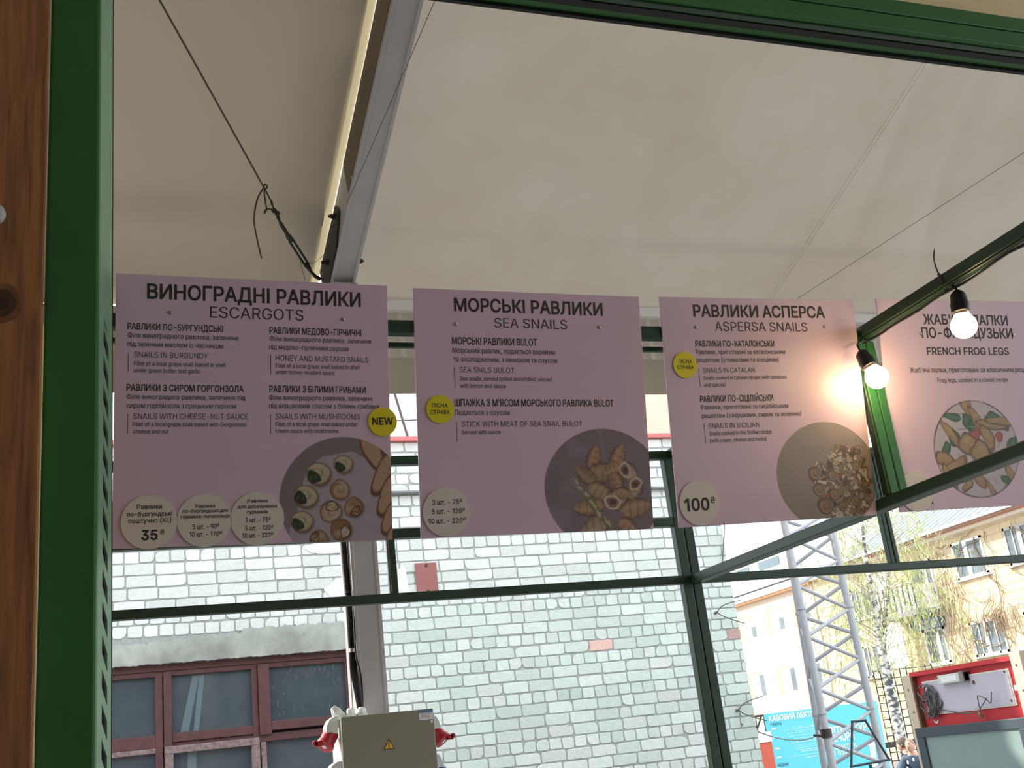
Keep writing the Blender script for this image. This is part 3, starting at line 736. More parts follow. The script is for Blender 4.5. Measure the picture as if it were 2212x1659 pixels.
b = MB()
for y0, y1 in ((5.18, 5.66),):
    for dx0, dx1 in ((TX0 - 0.012, TX0 - 0.0005),):
        p = [roofp(0, y, h) for y, h in ((5.20, -0.05), (5.15, -0.15), (5.30, -0.25), (5.68, -0.262), (5.70, -0.03))]
        vs = [(dx0, q.y, q.z) for q in p] + [(dx1, q.y, q.z) for q in p]
        b.add(vs, [tuple(range(5)), tuple(range(9, 4, -1))] + [(i, (i + 1) % 5, 5 + (i + 1) % 5, 5 + i) for i in range(5)])
b.build('corner_bracket', STEEL, t)
for y, h in ((5.22, -0.11), (5.50, -0.16)):
    b = MB()
    p = roofp(TX0 - 0.012, y, h)
    b.lathe([(0, 0.017), (0.012, 0.017), (0.0125, 0.012), (0.026, 0.012), (0.028, 0.008), (0.036, 0.008)], p, (-1, 0, 0), 6)
    b.build('bolt', STEEL, t)
b = MB()
p = roofp(TX1 + 0.007, 5.38, -0.262)
b.lathe([(0, 0.014), (0.010, 0.014), (0.012, 0.008), (0.02, 0.008)], p, (1, 0, 0), 6)
b.build('bolt', STEEL, t)
b = MB()
p = roofp(TX0 - 0.004, 4.83, -0.262)
b.lathe([(0, 0.009), (0.006, 0.009), (0.012, 0.005)], p, (-1, 0, 0), 10)
b.build('bolt', CHROME, t)

t = thing('tent_post', 'tall white aluminium tent post in front of the brick wall', 'tent post', (1.2, 5.54, -1.6))
b = MB()
y0, y1 = 5.40, 5.685
pr = [(TX0, y0 + 0.012), (TX0 - 0.006, y0 + 0.010), (TX0 - 0.006, y0 - 0.004), (TX0 + 0.008, y0 - 0.005), (TX0 + 0.012, y0), (TX1 - 0.012, y0), (TX1 - 0.008, y0 - 0.005), (TX1 + 0.008, y0 - 0.004), (TX1 + 0.008, y0 + 0.010), (TX1, y0 + 0.012), (TX1, y1), (TX0, y1)]
b.prism(pr, (0, 0, 0), (1, 0, 0), (0, 1, 0), (0, 0, 1), -1.6, 2.53)
b.build('post_profile', ALU, t)
b = MB()
for yy in (5.44, 5.475, 5.60):
    b.box(TX0 - 0.005, TX0 + 0.002, yy, yy + 0.006, -1.6, 2.5)
b.build('groove_lip', ALU, t)
b = MB()
b.box(1.05, 1.36, 5.36, 5.74, -1.6, -1.585)
b.build('base_plate', STEEL, t)

b = MB()
b.prism([(5.905, 2.602), (5.985, 2.602), (5.985, 2.640), (5.905, 2.667)], (0, 0, 0), (0, 1, 0), (0, 0, 1), (1, 0, 0), TX1 + 0.012, 9.5)
o = b.build('eave_purlin', mat('dull_aluminium', (0.78, 0.74, 0.74), 0.7), bevel=0.004)
props(o, 'long white eave beam behind the signs under the roof hem', 'tent beam')
b = MB()
for x0, x1 in ((TX1 + 0.02, 9.5), (-6, TX0 - 0.02)):
    xs = grid(x0, x1, 260)
    zs = [2.598, 2.55, 2.49, 2.40, 2.325, 2.318, 2.25, 2.18, 2.10, 2.096]
    base = len(b.v)
    for side in (0, 1):
        for z in zs:
            for x in xs:
                y = 5.955 + (0.004 * math.sin(x * 130) if z > 2.32 else 0.012 * math.sin(x * 3.1 + z * 2)) + (0.004 if side else -0.004) + (0.01 if z < 2.32 else 0)
                b.v.append((x, y, z))
    n = len(xs)
    for side in (0, 1):
        for j in range(len(zs) - 1):
            for i in range(n - 1):
                q = base + side * n * len(zs)
                b.f.append([q + j * n + i, q + j * n + i + 1, q + (j + 1) * n + i + 1, q + (j + 1) * n + i])
                zz, xx = zs[j], xs[i]
                c = 1.0
                if 2.17 < zz < 2.32:
                    c = 0.80 + 0.10 * math.sin(xx * 4.0 + 2.5) + 0.05 * math.sin(xx * 11)
                b.c.append((c, c * 0.97, c * 0.90) if c < 1 else (1, 1, 1))
                b.mi.append(0)
o = b.build('tent_valance', TARP, color=True, fix=False)
props(o, 'hanging tent valance with brown stains behind the gaps between signs', 'valance')

# bracing cable with turnbuckle on the grey panel
c0, c1, c2 = Vector((1.10, 5.62, 2.665)), at(597, 458, 5.20), at(570, 405, 5.12)
c1 = Vector((0.785, 5.10, 2.845))
top = Vector((0.206, 4.086, 3.19))
top2 = top + (top - Vector((0.745, 5.03, 2.877))) * 1.6
t = thing('bracing_cable', 'wire rope brace with turnbuckle slanting across the grey roof panel', 'bracing cable', tuple(c0))
eye = at(597, 462, 5.13)
loop = at(570, 405, 5.03)
b = MB()
b.tube(smooth_path([top2, top, loop, lerp(loop, eye, .6), eye], 6), 0.0048, 8)
b.build('rope', ROPE, t)
b = MB()
b.tube(smooth_path([loop, at(572, 398, 5.02), at(578, 404, 5.03), at(571, 413, 5.04), at(574, 440, 5.06), at(576, 452, 5.08), at(571, 461, 5.09), at(575, 452, 5.09), at(588, 453, 5.11), eye], 5), 0.0042, 7)
b.tube(smooth_path([loop, at(556, 430, 5.05), at(549, 470, 5.08), at(553, 505, 5.11), at(565, 558, 5.14)], 6), 0.0042, 7)
b.build('rope_tail', ROPE, t)
b = MB()
for q in (at(592, 455, 5.12), at(599, 461, 5.13)):
    b.lathe([(-0.012, 0.008), (-0.006, 0.014), (0.006, 0.014), (0.012, 0.008)], q, (0.3, 0.2, -0.6), 8)
b.build('rope_clamp', STEEL, t)
b = MB()
tbp = [(at(600, 468, 5.14), 0.010), (at(604, 478, 5.16), 0.006), (at(606, 482, 5.17), 0.010), (at(620, 505, 5.24), 0.0105), (at(624, 512, 5.26), 0.016), (at(630, 520, 5.28), 0.014)]
b.tube([p for p, r in tbp], [r for p, r in tbp], 10)
a0, a1 = at(628, 518, 5.27), at(664, 574, 5.50)
side = (a1 - a0).cross(Vector((0, 1, 0.3))).normalized() * 0.011
b.tube([a0 + side, a1 + side], 0.0062, 8)
b.tube([a0 - side, a1 - side], 0.0062, 8)
tb2 = [(at(661, 570, 5.49), 0.013), (at(667, 579, 5.52), 0.013), (at(670, 585, 5.54), 0.008), (at(682, 598, 5.60), 0.010), (at(690, 602, 5.64), 0.011)]
b.tube([p for p, r in tb2], [r for p, r in tb2], 10)
b.build('turnbuckle', STEEL, t)
b = MB()
b.tube(smooth_path([at(648, 560, 5.48), at(652, 580, 5.52), at(660, 606, 5.58)], 4), 0.0015, 5)
b.tube(smooth_path([at(650, 566, 5.48), at(664, 571, 5.5), at(690, 560, 5.55), at(712, 530, 5.5), at(742, 470, 5.3)], 5), 0.0012, 5)
b.build('binding_wire', THIN, t)


def wire(label, pts, r=0.0016, name='guy_wire', cat='wire', m=THIN):
    b = MB()
    b.tube(pts, r, 6)
    return props(b.build(name, m), label, cat)


p0, p1 = Vector((1.122, 4.866, 2.71)), Vector((1.308, 3.742, 3.088))
wire('thin steel wire crossing in front of the white rafter', [p0, p1, p1 + (p1 - p0) * 1.5])
p0, p1 = Vector((4.28, 5.655, 2.666)), Vector((5.136, 4.422, 3.08))
wire('thin steel wire under the white roof panel beside the welded seam', [p0 - (p1 - p0) * .1, p0, p1, p1 + (p1 - p0) * 1.2])

# ------------------------------------------------------------------ green portal (near post and overhead beam)
t = thing('green_portal', 'near dark green square post and overhead beam of the stall', 'stall frame', (-0.06, 2.15, -1.6))
b = MB()
b.box(-0.111, -0.0135, 2.10, 2.20, -1.6, 1.95)
b.build('post', GREEN2, t, bevel=0.006)
b = MB()
b.box(-0.30, 3.7, 2.10, 2.20, 1.830, 1.884)
b.box(-0.30, 3.7, 2.101, 2.199, 1.888, 1.940)
b.build('header_beam', GREEN2, t, bevel=0.004)
b = MB()
b.box(-0.30, 3.7, 2.145, 2.17, 1.826, 1.8305)
b.box(-0.0, 3.7, 2.200, 2.212, 1.822, 1.835)
b.build('seal_strip', RUBBER, t)
b = MB()
b.box(-0.0, 3.7, 2.118, 2.136, 1.824, 1.8302)
b.build('edge_strip', GREEN, t, bevel=0.002)
# perforated side strip
b = MB()
A, Bq = Vector((-0.0132, 2.195, 0)), Vector((0.0115, 2.315, 0))


def sp(s, z):
    q = lerp(A, Bq, s)
    return Vector((q.x, q.y, z))


nn = Vector(((Bq - A).y, -(Bq - A).x, 0)).normalized() * 0.004


def slab(s0, s1, za, zb, zc, zd):
    q = [sp(s0, za), sp(s1, zb), sp(s1, zd), sp(s0, zc)]
    b.add([p for p in q] + [p - nn for p in q], [(0, 1, 2, 3), (7, 6, 5, 4), (0, 4, 5, 1), (1, 5, 6, 2), (2, 6, 7, 3), (3, 7, 4, 0)])


slab(0, 0.34, -1.6, -1.6, 1.9, 1.9)
slab(0.72, 1, -1.6, -1.6, 1.9, 1.9)
z = -1.55
while z < 0.95:
    slab(0.34, 0.72, z, z - 0.03, z + 0.028, z - 0.002)
    z += 0.062
slab(0.34, 0.72, 0.93, 0.93, 1.9, 1.9)
b.build('perforated_strip', PALEGREEN, t)
b = MB()
qs = [sp(s_, z_) - nn * k_ for k_ in (2.5, 3.5) for s_, z_ in ((0, -1.6), (1, -1.6), (1, 1.9), (0, 1.9))]
b.add(qs, [(0, 1, 2, 3), (7, 6, 5, 4), (0, 4, 5, 1), (1, 5, 6, 2), (2, 6, 7, 3), (3, 7, 4, 0)])
b.build('slot_dark_plate', RUBBER, t)  # added dark plate: keeps daylight out so the slots read dark
b = MB()
b.box(0.0105, 0.0135, 2.33, 2.345, -1.6, 1.9)
b.build('edge_flange', GREEN, t)

# wooden plank with knob
t = thing('wooden_plank', 'brown stained pine plank with a dark knot beside the green post', 'plank', (-0.27, 2.08, -1.6))
b = MB()
b.box(-0.42, -0.1105, 2.058, 2.085, -1.6, 1.9)
b.build('board', WOOD, t, bevel=0.003)
KN = mat('wood_knot', (0.11, 0.045, 0.02), 0.6, noise=0.5, nscale=70)
kp = at(6, 655, 2.0575)
KN2 = mat('knot_ring', (0.26, 0.105, 0.038), 0.6, noise=0.4, nscale=50)
KN3 = mat('knot_core', (0.07, 0.028, 0.012), 0.6, noise=0.5, nscale=90)
kn = None
for sc_, m_, off in ((1.0, KN2, 0), (.70, KN, .0004), (.33, KN3, .0008)):
    b = MB()
    pts = [(0.030 * sc_ * math.cos(a) * (1 + .10 * math.sin(3 * a + sc_ * 3)), 0.042 * sc_ * math.sin(a) * (1 + .08 * math.sin(2 * a + sc_))) for a in grid(0, 2 * PI, 28)[:-1]]
    b.prism(pts, kp, (1, 0, 0), (0, 0, 1), (0, 1, 0), -0.0004 - off, 0.001)
    o = b.build('knot' if kn is None else 'knot_ring', m_, kn or t)
    kn = kn or o
b = MB()
b.box(-0.1105, -0.1085, 2.06, 2.084, -1.6, 0.86)
b.build('raw_edge', PLY, t)
b = MB()
kp = at(-14, 468, 2.058)
b.lathe([(0, 0.016), (0.006, 0.022), (0.014, 0.022), (0.020, 0.016), (0.022, 0.004)], kp, (0, -1, 0), 20)
o = b.build('round_knob', mat('grey_plastic', (0.5, 0.5, 0.48), 0.4), smooth=True)
props(o, 'round pale grey knob on the brown plank at the picture edge', 'knob')

b = MB()
b.box(1.2, 4.5, 2.13, 2.148, 1.942, 2.5)
o = b.build('plywood_fascia', PLY)
props(o, 'pale yellow plywood board above the green overhead beam', 'board')

# ------------------------------------------------------------------ green glazing frame behind and beside the signs
XS, YR = 1.9413, 3.515
t = thing('green_steel_frame', 'dark green welded steel frame that the menu signs hang on', 'steel frame', (1.95, 3.5, -1.6))


def rail(x0, x1, y0, y1, z0, z1, name='rail', m=GREEN, bev=0.003):
    b = MB()
    b.box(x0, x1, y0, y1, z0, z1)
    return b.build(name, m, t, bevel=bev)


rail(0.012, 1.945, 2.353, 2.38, 0.978, 1.011)                    # sign rail
rail(0.012, 1.945, 2.386, 2.40, 0.955, 0.968)
rail(XS, XS + 0.040, -1.2, YR + 0.03, 0.990, 1.020)              # side rails
rail(XS + 0.004, XS + 0.018, -1.2, YR + 0.02, 0.984, 0.991, 'rail_lip')
rail(XS, XS + 0.046, -1.2, YR + 0.03, 0.524, 0.555)
rail(0.012, XS + 0.03, YR, YR + 0.032, 0.984, 1.014)             # rear rails
rail(0.012, XS, YR, YR + 0.032, 0.735, 0.766)
rail(0.012, 4.6, YR, YR + 0.032, 0.527, 0.556)
rail(1.915, 1.950, YR - 0.002, YR + 0.033, -1.6, 1.0, 'post')    # double corner post
rail(1.953, 1.988, YR - 0.002, YR + 0.033, -1.6, 1.0, 'post')
rail(0.866, 0.889, YR + 0.002, YR + 0.03, 0.55, 0.74, 'mullion')
rail(0.862, 0.866, YR + 0.012, YR + 0.026, 0.55, 0.74, 'mullion', ALU)
for x0, x1 in ((2.815, 2.833), (2.836, 2.855)):
    rail(x0, x1, YR + 0.002, YR + 0.03, 0.55, 1.0, 'mullion')
rail(1.980, 4.6, YR, YR + 0.032, 0.984, 1.014)
for x0, x1 in ((1.946, 1.973), (1.976, 2.003)):
    rail(x0, x1, 2.372, 2.399, 0.555, 0.990, 'post', GREEN2)
rail(1.938, 1.946, 2.374, 2.398, 0.555, 0.985, 'post')
# rear glazing rebate: pale strips along the rails catch the daylight

# ------------------------------------------------------------------ printed pictures of the dishes
def vnoise(x, y, s, seed=0):
    x, y = x / s, y / s
    xi, yi = np.floor(x), np.floor(y)
    fx, fy = x - xi, y - yi
    fx, fy = fx * fx * (3 - 2 * fx), fy * fy * (3 - 2 * fy)

    def h(a, b):
        v = np.sin(a * 127.1 + b * 311.7 + seed * 74.7) * 43758.5453
        return v - np.floor(v)
    return (h(xi, yi) * (1 - fx) + h(xi + 1, yi) * fx) * (1 - fy) + (h(xi, yi + 1) * (1 - fx) + h(xi + 1, yi + 1) * fx) * fy


class Pic:
    """colours a disc of points (mm on the sign, v down)"""
    def __init__(self, cu, cv, ru, rv, W_, H_, rings=120, seg=300):
        rr = np.linspace(0.004, 1, rings)
        aa = np.linspace(0, 2 * np.pi, seg, endpoint=False)
        R, A = np.meshgrid(rr, aa, indexing='ij')
        self.n, self.m = rings, seg
        self.u = np.minimum(cu + ru * R * np.cos(A), W_ - 0.3).ravel()
        self.v = np.minimum(cv + rv * R * np.sin(A), H_ - 0.3).ravel()
        self.R = R.ravel()
        self.W, self.H = W_, H_
        self.c = np.zeros((rings * seg, 3))
        self.n1 = vnoise(self.u, self.v, 3.0, 1)
        self.n2 = vnoise(self.u, self.v, 9.0, 2)
        self.n3 = vnoise(self.u, self.v, 30.0, 3)

    def fill(self, col):
        self.c[:] = col

    def mixin(self, a, col):
        a = np.clip(a, 0, 1)[:, None]
        self.c = self.c * (1 - a) + np.asarray(col) * a

    def loc(self, cx, cy, rx, ry, rot):
        c, s = math.cos(rot), math.sin(rot)
        x, y = self.u - cx, self.v - cy
        return (x * c + y * s) / rx, (-x * s + y * c) / ry

    def ell(self, cx, cy, rx, ry, rot=0, col=(1, 1, 1), wob=0.0, soft=0.06, edge=None, ew=0.18, seed=0):
        x, y = self.loc(cx, cy, rx, ry, rot)
        a = np.arctan2(y, x)
        d = np.hypot(x, y) * (1 + wob * (np.sin(3 * a + seed) + 0.6 * np.sin(5 * a + seed * 2.3)))
        k = (1 - d) / soft
        if edge is not None:
            self.mixin(k, edge)
            self.mixin((1 - ew - d) / (soft * 2), col)
        else:
            self.mixin(k, col)
        return x, y, d

    def poly(self, pts, col, soft=1.0):
        """convex or star-shaped polygon in mm"""
        inside = np.zeros(len(self.u), bool)
        n = len(pts)
        for i in range(n):
            (x0, y0), (x1, y1) = pts[i], pts[(i + 1) % n]
            cnd = ((y0 > self.v) != (y1 > self.v)) & (self.u < (x1 - x0) * (self.v - y0) / ((y1 - y0) or 1e-9) + x0)
            inside ^= cnd
        self.mixin(inside.astype(float), col)

    def line(self, pts, w, col):
        for (x0, y0), (x1, y1) in zip(pts[:-1], pts[1:]):
            dx, dy = x1 - x0, y1 - y0
            t_ = np.clip(((self.u - x0) * dx + (self.v - y0) * dy) / (dx * dx + dy * dy + 1e-9), 0, 1)
            d = np.hypot(self.u - x0 - dx * t_, self.v - y0 - dy * t_)
            self.mixin((w - d) / 0.8, col)

    def build(self, parent, z):
        n, m = self.n, self.m
        faces = []
        for i in range(n - 1):
            for k in range(m):
                q = [i * m + k, (i + 1) * m + k, (i + 1) * m + (k + 1) % m, i * m + (k + 1) % m]
                if all(self.u[j] >= self.W - 0.31 for j in q) or all(self.v[j] >= self.H - 0.31 for j in q):
                    continue
                faces.append(q)
        faces.append(list(range(m)))
        me = bpy.data.meshes.new('dish_photo')
        me.from_pydata([(a / 1000, -b_ / 1000, z) for a, b_ in zip(self.u, self.v)], [], faces)
        at_ = me.color_attributes.new('Col', 'FLOAT_COLOR', 'POINT')
        buf = np.ones((n * m, 4), np.float32)
        buf[:, :3] = np.clip(self.c, 0, 1)
        at_.data.foreach_set('color', buf.ravel())
        me.materials.append(PRINT)
        o = bpy.data.objects.new('dish_photo', me)
        COL.objects.link(o)
        o.parent = parent
        return o


def snail(P, cx, cy, r, rot, open_col, shell=(0.56, 0.45, 0.31), band=(0.20, 0.11, 0.06)):
    P.ell(cx + r * .12, cy + r * .16, r * 1.12, r * 1.08, 0, (0.16, 0.12, 0.11), soft=0.35)
    x, y, d = P.ell(cx, cy, r * 1.05, r, rot, shell, wob=0.03, edge=band, ew=0.06, soft=0.08)
    a = np.arctan2(y, x)
    ins = np.clip((1 - d) / 0.08, 0, 1)
    sp_ = np.sin(a + 5.5 * np.log(d + 0.18))
    P.mixin(ins * np.clip(sp_ * 1.5 - 0.3, 0, 1) * 0.55, band)
    P.mixin(ins * np.clip((d - 0.55) * 1.6, 0, 1) * 0.6 * (y > -0.2), band)
    P.mixin(ins * np.clip(0.5 - np.hypot(x + .25, y + .35), 0, 1) * 0.9, (0.78, 0.70, 0.56))
    if open_col is not None:
        ox, oy = cx + r * .45 * math.cos(rot + 2.4), cy + r * .45 * math.sin(rot + 2.4)
        x, y, d = P.ell(ox, oy, r * .60, r * .46, rot + .5, open_col, wob=0.08, edge=(0.03, 0.03, 0.02), ew=0.12)
        a = np.arctan2(y, x)
        P.mixin(np.clip((0.8 - d) / .1, 0, 1) * np.clip(np.sin(a * 2 + 7 * d) * 2 - 0.8, 0, 1) * 0.5, tuple(min(1, c * 3.2 + .05) for c in open_col))


def whelk(P, cx, cy, L, w, rot, opening=False, base=(0.42, 0.25, 0.15)):
    """pointed sea-snail shell, tip along rot"""
    c, s = math.cos(rot), math.sin(rot)
    x, y = (P.u - cx) * c + (P.v - cy) * s, -(P.u - cx) * s + (P.v - cy) * c
    tt = (x + L * .55) / (L * 1.25)
    half = w * np.sqrt(np.clip(tt, 0, 1)) * np.clip(1.0 - tt, 0, 1) ** 0.75 * 2.2 + 0.01
    half = half * (1 + 0.07 * np.sin(tt * 26))
    ins = np.clip((half - np.abs(y)) / 1.1, 0, 1) * ((tt > 0) & (tt < 1))
    P.mixin(np.clip((half * 1.15 + 1.5 - np.abs(y + 1.5)) / 2.5, 0, 1) * ((tt > -0.03) & (tt < 1.03)) * 0.6, (0.09, 0.05, 0.05))
    P.mixin(ins, base)
    q = y / half
    P.mixin(ins * np.clip(np.sin(tt * 26 + q * 1.3) * 1.6 - 0.7, 0, 1) * .65, (0.17, 0.085, 0.05))
    P.mixin(ins * np.clip(0.7 - np.abs(q + 0.35), 0, 1) * .55, (0.64, 0.45, 0.30))
    P.mixin(ins * np.clip(np.abs(q) - 0.6, 0, 1) * 1.5, (0.14, 0.07, 0.045))
    P.mixin(ins * np.clip((P.n1 - .55) * 2, 0, 1) * .35, (0.20, 0.11, 0.07))
    if opening:
        P.ell(cx - L * .22 * c, cy - L * .22 * s, w * .95, w * .72, rot + .7, (0.28, 0.17, 0.12), wob=0.05, edge=(0.66, 0.52, 0.44), ew=0.24)
        P.ell(cx - L * .20 * c, cy - L * .20 * s, w * .40, w * .30, rot + .7, (0.13, 0.07, 0.05))


def pic_burgundy():
    P = Pic(490, 499.9, 144, 143, 599, 591)
    P.fill((0.265, 0.215, 0.225))
    P.mixin(P.n3 * 0.25, (0.30, 0.25, 0.26))
    cl = [(478, 395), (512, 390), (560, 420), (590, 480), (600, 600), (365, 600), (368, 560), (385, 520), (392, 478), (408, 430), (440, 402)]
    P.poly(cl, (0.50, 0.405, 0.46))
    P.mixin(((P.n2 - .45) * 1.2) * (P.c[:, 0] > .45) * 0.5, (0.60, 0.50, 0.56))
    crust, crumb = (0.20, 0.075, 0.03), (0.56, 0.36, 0.235)
    for cx, cy, rx, ry, ro in ((556, 388, 22, 52, -0.45), (584, 436, 21, 62, 0.50), (592, 486, 20, 58, 0.42), (597, 538, 18, 46, 0.45), (600, 585, 16, 34, 0.4)):
        P.ell(cx + 2, cy + 4, rx + 2, ry + 2, ro, (0.13, 0.09, 0.09), soft=.12)
        x, y, d = P.ell(cx, cy, rx, ry, ro, crumb, wob=0.04, edge=crust, ew=0.13)
        P.mixin(np.clip((P.n1 - .72) * 4, 0, 1) * (d < .8) * .7, (0.36, 0.20, 0.12))
    G_ = (0.035, 0.05, 0.022)
    for cx, cy, r, ro, oc, sh in ((433, 440, 28, 0.2, G_, None), (489, 419, 22, 0.1, G_, None), (404, 490, 27, 0.5, G_, None), (395, 545, 25, 0.2, G_, None),
                                  (480, 476, 23, 1.2, None, (0.58, 0.36, 0.22)), (459, 524, 25, 2.6, (0.52, 0.35, 0.22), (0.60, 0.42, 0.29)), (511, 516, 23, 5.0, (0.28, 0.15, 0.08), (0.46, 0.26, 0.15)),
                                  (481, 565, 25, 4.4, (0.55, 0.42, 0.30), (0.36, 0.17, 0.09)), (432, 586, 22, 1.2, (0.30, 0.18, 0.10), (0.40, 0.22, 0.13))):
        snail(P, cx, cy, r, ro, oc, sh or (0.60, 0.51, 0.36))
    P.mixin(np.clip((P.n1 - .82) * 5, 0, 1) * .25, (0.25, 0.17, 0.12))
    return P


def pic_sea():
    P = Pic(467.5, 483.6, 158, 146, 593, 587)
    P.fill((0.255, 0.190, 0.215))
    P.mixin(np.clip((P.n3 - .35) * 1.4, 0, 1) * (P.u < 470) * .55, (0.40, 0.32, 0.37))
    for x, y, L, w, ro, op, bs in ((443, 415, 52, 20, -1.35, 0, None), (506, 412, 56, 19, -1.15, 0, None), (455, 448, 62, 25, -0.25, 0, (0.46, 0.29, 0.175)), (490, 436, 40, 18, 2.6, 0, None),
                                   (532, 446, 44, 22, 0.6, 1, (0.52, 0.40, 0.30)), (497, 470, 46, 20, 1.3, 0, (0.42, 0.23, 0.135)), (547, 485, 48, 21, 1.9, 1, (0.46, 0.33, 0.25)), (420, 452, 54, 18, -2.5, 0, (0.36, 0.22, 0.13)),
                                   (452, 492, 56, 22, 0.4, 0, (0.48, 0.33, 0.19)), (497, 512, 60, 25, -0.5, 1, (0.50, 0.36, 0.28)), (515, 498, 34, 15, 0.2, 0, None), (425, 527, 66, 22, 3.05, 0, None), (544, 536, 70, 24, -0.22, 0, (0.50, 0.29, 0.165)),
                                   (440, 572, 66, 24, 2.8, 0, (0.48, 0.33, 0.24)), (520, 577, 44, 18, 0.5, 0, None)):
        whelk(P, x, y, L, w, ro, bool(op), bs or (0.50, 0.285, 0.165))
    st, lf = (0.21, 0.21, 0.10), (0.52, 0.50, 0.36)
    for pts in ([(375, 474), (410, 505), (440, 545), (480, 590)], [(380, 440), (402, 470), (440, 520), (470, 580)], [(410, 505), (455, 560), (500, 590)]):
        P.line(pts, 2.6, st)
    for i in range(16):
        a = 0.75 + 0.35 * math.sin(i * 2.3)
        P.ell(392 + i * 5.6 + 5 * math.sin(i * 5), 462 + i * 8 + 4 * math.cos(i * 3), 9, 3.2, a, lf if i % 3 else st, soft=.2)
    return P


def pic_aspersa():
    P = Pic(456.1, 476.9, 158, 142, 598, 589)
    P.fill((0.34, 0.275, 0.255))
    P.mixin(np.clip((P.n3 - .4) * 1.2, 0, 1) * .35, (0.41, 0.34, 0.315))
    rnd = random.Random(5)
    for i in range(250):
        a, q = rnd.uniform(0, 2 * PI), math.sqrt(rnd.random())
        cx, cy = 497 + 92 * q * math.cos(a), 496 + 98 * q * math.sin(a)
        if cy < 440: cx = 515 + (cx - 497) * .75
        col = rnd.choice([(0.62, 0.53, 0.47), (0.55, 0.45, 0.38), (0.20, 0.125, 0.075), (0.13, 0.085, 0.05), (0.30, 0.21, 0.13), (0.68, 0.60, 0.54), (0.36, 0.13, 0.07), (0.25, 0.22, 0.11), (0.46, 0.36, 0.25)])
        rx = rnd.uniform(4, 13)
        P.ell(cx + 1.5, cy + 2, rx * 1.1, rx * .8, a, (0.14, 0.09, 0.07), soft=.3, wob=.15, seed=i)
        P.ell(cx, cy, rx, rx * rnd.uniform(.4, .9), rnd.uniform(0, 3), col, wob=0.18, soft=.15, seed=i * 1.7)
    for cx, cy, r in ((415, 470, 21), (424, 513, 21), (437, 556, 25), (470, 478, 17), (535, 548, 17), (492, 560, 16), (548, 455, 16), (470, 527, 18)):
        x, y, d = P.ell(cx, cy, r, r * .9, 0, (0.27, 0.18, 0.12), wob=.05, edge=(0.10, 0.06, 0.04), ew=.1)
        a = np.arctan2(y, x)
        P.mixin(np.clip((1 - d) / .1, 0, 1) * np.clip(np.sin(a + 9 * d) * 1.5 - .2, 0, 1) * .35, (0.56, 0.45, 0.36))
    for i in range(60):
        P.ell(560 + rnd.gauss(0, 16), 440 + rnd.gauss(0, 34), 2.2, 1.5, rnd.random() * 3, (0.16, 0.10, 0.05), soft=.3)
    P.mixin(np.clip((P.n1 - .6) * 2.5, 0, 1) * .35 * (P.u > 395) * (P.v > 400), (0.16, 0.10, 0.07))
    return P


def pic_frog():
    P = Pic(288, 427, 150, 138, 599, 591)
    P.fill((0.60, 0.515, 0.56))
    rnd = random.Random(3)
    for x, y, rx, ry, ro in ((215, 335, 34, 12, .2), (270, 350, 26, 22, .5), (210, 392, 30, 20, 1.2), (300, 365, 40, 26, 0), (362, 345, 34, 20, .4), (395, 360, 22, 16, 1.0), (330, 452, 26, 16, .2), (415, 420, 28, 18, 2), (180, 425, 24, 14, 2.2), (380, 520, 24, 12, .6)):
        x_, y_, d = P.ell(x, y, rx, ry, ro, (0.055, 0.14, 0.06), wob=.1, edge=(0.03, 0.085, 0.035), ew=.25, seed=x)
        P.mixin(np.clip((1 - d) / .1, 0, 1) * (np.abs(y_) < .06), (0.17, 0.26, 0.13))
    for x, y, rx, ry in ((288, 388, 18, 15), (372, 395, 14, 16), (300, 372, 12, 8)):
        P.ell(x, y, rx, ry, 0, (0.46, 0.10, 0.06), edge=(0.30, 0.05, 0.035), wob=.08)
    leg, dark, lite = (0.44, 0.265, 0.115), (0.17, 0.08, 0.035), (0.58, 0.40, 0.20)

    def meat(x, y, rx, ry, ro, s=0):
        P.ell(x + 2, y + 3, rx * 1.06, ry * 1.08, ro, (0.10, 0.06, 0.03), soft=.25, wob=.1, seed=s)
        x_, y_, d = P.ell(x, y, rx, ry, ro, leg, wob=.12, edge=dark, ew=.14, seed=s)
        P.mixin(np.clip((1 - d) / .2, 0, 1) * np.clip(.6 - np.hypot(x_ + .2, y_ + .3), 0, 1), lite)
        P.mixin(np.clip((1 - d) / .2, 0, 1) * np.clip((P.n1 - .62) * 3, 0, 1) * .5, dark)
    for i, a in enumerate(((268, 305, 18, 30, -.4), (300, 345, 46, 16, 1.0), (330, 395, 44, 20, 1.2), (262, 415, 44, 30, .35), (300, 440, 40, 34, 1.0), (352, 360, 60, 13, .15), (385, 350, 60, 12, .05), (200, 380, 48, 13, .9), (175, 455, 44, 20, .4), (205, 475, 48, 20, -.5), (180, 500, 40, 14, 1.0), (285, 515, 30, 16, .6), (322, 545, 34, 9, 1.1), (240, 525, 26, 12, 2.4), (400, 505, 36, 13, .9), (360, 460, 34, 16, -.6))):
        meat(*a, s=i * 1.3)
    for i in range(16):
        x, y = rnd.uniform(170, 400), rnd.uniform(320, 540)
        P.line([(x, y), (x + rnd.uniform(-28, 28), y + rnd.uniform(-18, 18))], 1.4, (0.15, 0.17, 0.07))
    ring = np.clip((P.R - .965) / .012, 0, 1) * np.clip(.2 + 1.3 * vnoise(P.u, P.v, 40, 9), .2, 1)
    P.mixin(ring, (0.10, 0.08, 0.085))
    return P


